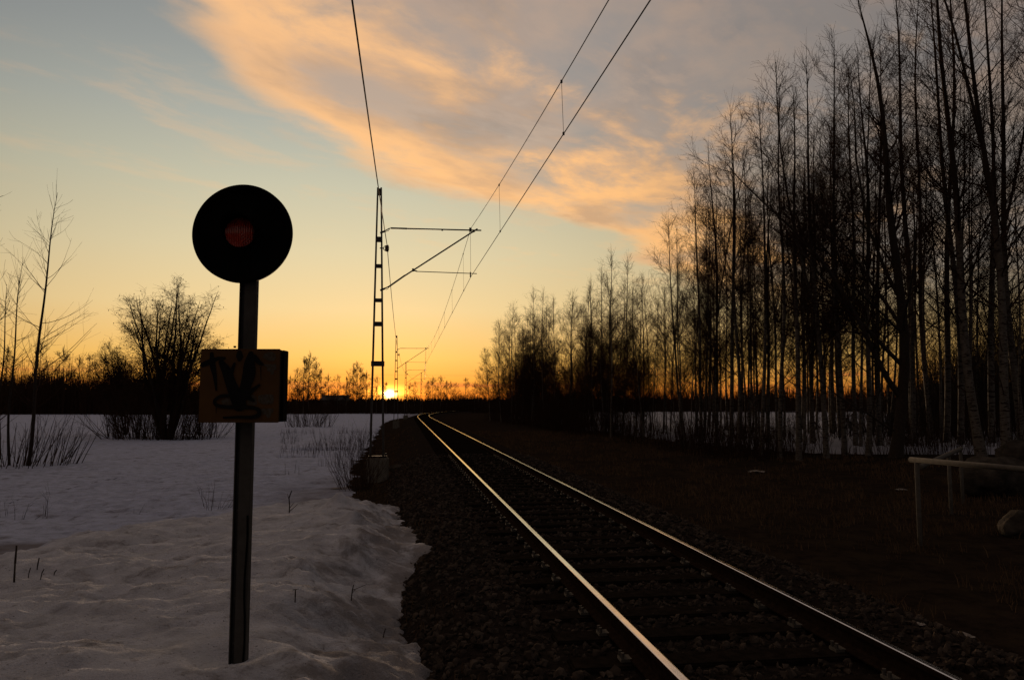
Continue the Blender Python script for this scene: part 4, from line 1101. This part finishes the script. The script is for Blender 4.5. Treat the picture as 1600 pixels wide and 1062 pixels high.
bb = [brush(26000, (-300, 440), (196, 270), lo, .085), brush(11000, (430, 830), (208, 300), lo, .08), brush(14000, (800, 1800), (200, 275), lo, .08)]
tag(link('distant_brushwood', tubes(bb, name='distant_brushwood', mats=[M['twig']])), 'dense dark brushwood at the foot of the far woodland', 'brushwood', kind='stuff')
# far spruce forest along the horizon
def spruces(n, Yr, Hr, ang=(-52, 52)):
    th = np.radians(rng.uniform(*ang, n)); Y = rng.uniform(*Yr, n); X = np.tan(th) * Y; H = rng.uniform(*Hr, n)
    V, F = [], []; k = 6; b = 0
    for i in range(n):
        tiers = 3
        for t in range(tiers):
            zb = -1.2 + H[i] * (.05 + .27 * t); zt = -1.2 + H[i] * (.50 + .25 * t); w_ = H[i] * .26 * (1 - .2 * t)
            a0 = rng.uniform(0, 6)
            for j in range(k):
                V.append((X[i] + w_ * math.cos(a0 + j * 1.047) * rng.uniform(.8, 1.2), Y[i] + w_ * math.sin(a0 + j * 1.047), zb))
            V.append((X[i], Y[i], zt)); 
            for j in range(k): F.append((b + j, b + (j + 1) % k, b + k))
            b += k + 1
    return mesh_np('distant_forest', V, F, False, [M['spruce']])
tag(link('distant_forest', spruces(4200, (330, 460), (4.2, 6.4))), 'dark spruce forest closing the horizon', 'forest', kind='stuff')
# trees that stand out against the glow
FT = [birch(9, .010, 44, .08, .34, .75, twr=.026), birch(9, .010, 40, .1, .30, .75, twr=.026), birch(9, .010, 46, .06, .26, .8, twr=.026)]
LF = 'small bare tree standing out against the glow on the horizon'; GF = 'small trees against the glow on the horizon'
for i, (px, ty) in enumerate(((452, 590), (463, 578), (474, 562), (482, 556), (492, 568), (500, 578), (512, 588), (527, 588), (541, 590), (551, 575), (556, 568), (562, 576), (572, 584), (588, 590), (603, 598), (640, 600),
                              (648, 598), (668, 596), (676, 592), (688, 590), (697, 596), (704, 598), (712, 600), (727, 596), (742, 602), (120, 560), (135, 556), (95, 548), (60, 540), (8, 545), (160, 560))):
    Yv = rng.uniform(205, 250); place(FT[i % 3], NM, 'bare_tree', px, Yv, P(px, ty, Yv)[2] + 1.2, LF, 'tree', GF)
# small house on the horizon
hp_ = P(524, 640, 235); hs = tag(empty('house', (hp_[0], 235, -1.1), .1), 'tiny dark house on the horizon left of the nearest mast', 'house')
MB().box((-3.6, -2.5, 0), (3.6, 2.5, 4.2)).obj('wall', M['house'], hs)
rf = MB(); rf.v = [(-4, -3, 4.1), (4, -3, 4.1), (4, 3, 4.1), (-4, 3, 4.1), (-4, 0, 5.6), (4, 0, 5.6)]; rf.f = [(0, 1, 5, 4), (2, 3, 4, 5), (0, 4, 3), (1, 2, 5), (3, 2, 1, 0)]
rf.obj('roof', M['roofing'], hs)

# ------------------------------------------------------------------ right foreground: railing, boulders, litter
def tube_obj(name, a, b, r, parent, ends=True):
    a = np.array(a); b = np.array(b); d = norm(b - a)
    t = [a, a + d * .004, b - d * .004, b]
    q = np.array([a - d * .0, a + d * .006, b - d * .006, b])[None]
    me = tubes([(q, np.array([[r * .8, r, r, r * .8]]), 14)], name=name, mats=[M['galv']])
    o = link(name, me, parent)
    if ends:
        MB().bar(a - d * .001, a + d * .004, r * .8, 14).obj('end_cap', M['galv'], o); MB().bar(b - d * .004, b + d * .001, r * .8, 14).obj('end_cap', M['galv'], o)
    return o
r1a, r1b = P(1422, 717.5, 12.4), P(1600, 733, 10.5); ext = r1b + (r1b - r1a) * .9
org = np.array([r1a[0], r1a[1], 0.])
ra = tag(empty('railing', tuple(org)), 'grey tubular metal railing whose top bar runs out of the right edge', 'railing')
tube_obj('top_rail', r1a - org, ext - org, .042, ra)
def post_at(par, og, px, a, b, t, r=.036, dz=0):
    p = a + (b - a) * t; g = float(ground_z(p[0], p[1]))
    tube_obj('post', np.array([p[0], p[1], g - .3]) - og, np.array([p[0], p[1], p[2] - .035]) - og, r, par, False)
post_at(ra, org, 0, r1a, ext, .035); post_at(ra, org, 0, r1a, ext, .93)
r2a, r2b = P(1438, 729, 12.9), P(1502, 700.5, 17.6); org2 = np.array([r2a[0], r2a[1], 0.])
rb = tag(empty('railing', tuple(org2)), 'second tubular railing slanting away behind the first one\'s free end', 'railing')
tube_obj('top_rail', r2a - org2, r2b - org2, .045, rb)
post_at(rb, org2, 0, r2a, r2b, .62); post_at(rb, org2, 0, r2a, r2b, .97)

def rock(name, loc, sc, label, seed, rz=0):
    g = np.random.default_rng(seed); n = 3
    import bmesh
    bm = bmesh.new(); bmesh.ops.create_icosphere(bm, subdivisions=4, radius=1)
    dirs = norm(g.normal(size=(9, 3))); offs = g.uniform(.72, .92, 9)
    for v in bm.verts:
        p = np.array(v.co); l = 1.0
        for d, o_ in zip(dirs, offs):
            dp = p @ d
            if dp > 0: l = min(l, o_ / dp) if dp > o_ else l
        p = p * l * (1 + .05 * math.sin(p[0] * 7 + seed) * math.sin(p[1] * 6) + .02 * math.sin(p[2] * 19 + p[0] * 13))
        v.co = p * np.array(sc)
    me = bpy.data.meshes.new(name); bm.to_mesh(me); bm.free(); me.materials.append(M['boulder'])
    me.polygons.foreach_set('use_smooth', [True] * len(me.polygons))
    o = link(name, me); o.location = loc; o.rotation_euler = (0, 0, rz); return tag(o, label, 'rock')
def on_ground(px, py):
    Y = dist_of(px, py); p = P(px, py, Y); return p
p = P(1558, 770, 18.5); rock('boulder', (p[0], 18.5, float(ground_z(p[0], 18.5)) + .32), (.95, .7, .62), 'large grey boulder behind the railing at the right edge', 4)
p = P(1598, 815, 13.3); rock('boulder', (p[0], 13.3, float(ground_z(p[0], 13.3)) + .17), (.44, .34, .30), 'smaller pale boulder below the railing\'s top bar at the right edge', 8, .6)
p = P(1500, 705, 26); rock('boulder', (p[0] + 2, 26, float(ground_z(p[0] + 2, 26)) + .2), (.9, .7, .5), 'low dark boulder half hidden behind the large one', 15)
p = hit_snow(622, 733); rock('boulder', (p[0], p[1], p[2] + .03), (.36, .22, .14), 'flat stone lying beside the mast\'s concrete block', 21)
def litter(px, py, w, label, seed):
    g = np.random.default_rng(seed); p = hit_snow(px, py); n = 9
    X, Yv = np.meshgrid(np.linspace(-1, 1, n), np.linspace(-1, 1, n)); Z = .35 * g.random((n, n)) * (1 - .5 * (X ** 2 + Yv ** 2))
    V = np.stack([X * w / 2 * (1 + .3 * g.random((n, n))), Yv * w / 2 * .7 * (1 + .4 * g.random((n, n))), Z * w * .5], -1).reshape(-1, 3)
    i = (np.arange(n - 1)[:, None] * n + np.arange(n - 1)[None, :]); F = np.stack([i, i + 1, i + n + 1, i + n], -1).reshape(-1, 4)
    o = link('litter_scrap', mesh_np('litter_scrap', V, F, False, [M['litter']])); md = o.modifiers.new('s', 'SOLIDIFY'); md.thickness = .003
    o.location = (p[0], p[1], p[2] + .02); o.rotation_euler = (0, 0, g.uniform(0, 3)); tag(o, label, 'litter', 'pale litter scraps')
litter(1505, 995, .15, 'largest pale crumpled scrap on the ballast at the lower right', 1)
litter(1462, 978, .08, 'small pale scrap just right of the pair of scraps at lower right', 2)
litter(1436, 978, .08, 'small pale scrap left of the others at the lower right', 3)
litter(1408, 766, .22, 'flat pale scrap on the dark grass left of the railing', 4)
litter(1182, 738, .45, 'flat pale scrap on the dark verge below the birches', 5)
litter(524, 764, .22, 'pale piece added for a bright reflective spot behind the crest of the snow bank', 6)  # pale mesh added in place of a bright reflective spot
litter(553, 742, .12, 'small bright scrap under the bare bush by the mast', 7)
litter(660, 997, .05, 'tiny pale scrap at the snow edge near the bottom', 8)

# dry grass
def blades(n, Xs, Ys, Hs, zf, w=.006, bend=.5):
    z = zf(Xs, Ys); a = rng.uniform(0, 6.28, n); dx, dy = np.cos(a), np.sin(a); be = rng.uniform(.1, 1, n) * bend
    q = np.zeros((n, 3, 3)); 
    for k, t in enumerate((0, .55, 1)):
        q[:, k, 0] = Xs + dx * Hs * be * t ** 1.8; q[:, k, 1] = Ys + dy * Hs * be * t ** 1.8; q[:, k, 2] = z - .01 + Hs * t * (1 - .25 * be * t)
    r = w * np.array([1, .7, .15])[None] * (1 + Ys[:, None] * .03)
    return (q, r, 3)
n = 60000
Yg = 4 + 60 * rng.random(n) ** 1.7; ug = 2.4 + 13 * rng.random(n); Xg = xc(Yg) + ug
cl_ = fbm(Xg * .8, Yg * .8, 3) + fbm(Xg * 4, Yg * 4, 2) * .6; k = cl_ > .0
b1 = blades(k.sum(), Xg[k], Yg[k], rng.uniform(.05, .20, k.sum()), ground_z)
n = 9000; Yg = 5 + 60 * rng.random(n) ** 1.6; ug = -1.9 - 3.0 * rng.random(n); Xg = xc(Yg) + ug
k = (snow_z(Xg, Yg) < ground_z(Xg, Yg)) & (fbm(Xg * 1.5, Yg * 1.5, 3) > .06)
b2 = blades(k.sum(), Xg[k], Yg[k], rng.uniform(.03, .12, k.sum()), ground_z)
tag(link('dry_grass', tubes([b1, b2], name='dry_grass', mats=[M['grass']])), 'short dry brown grass on the dark ground beside the track', 'grass', kind='stuff')
# thin stalks poking out of the field snow
n = 1500; px = rng.uniform(440, 590, n); Yg = rng.uniform(28, 80, n); Xg = (px - 800) / 1200 * Yg; k = fbm(Xg * .3, Yg * .12, 3) > -.02
zf = lambda a, b: np.maximum(snow_z(a, b), ground_z(a, b))
tag(link('field_stalks', tubes([blades(k.sum(), Xg[k], Yg[k], rng.uniform(.15, .6, k.sum()), zf, .0035, .3)], name='field_stalks', mats=[M['twig']])), 'thin dry stalks poking through the snow left of the mast', 'stalks', kind='stuff')
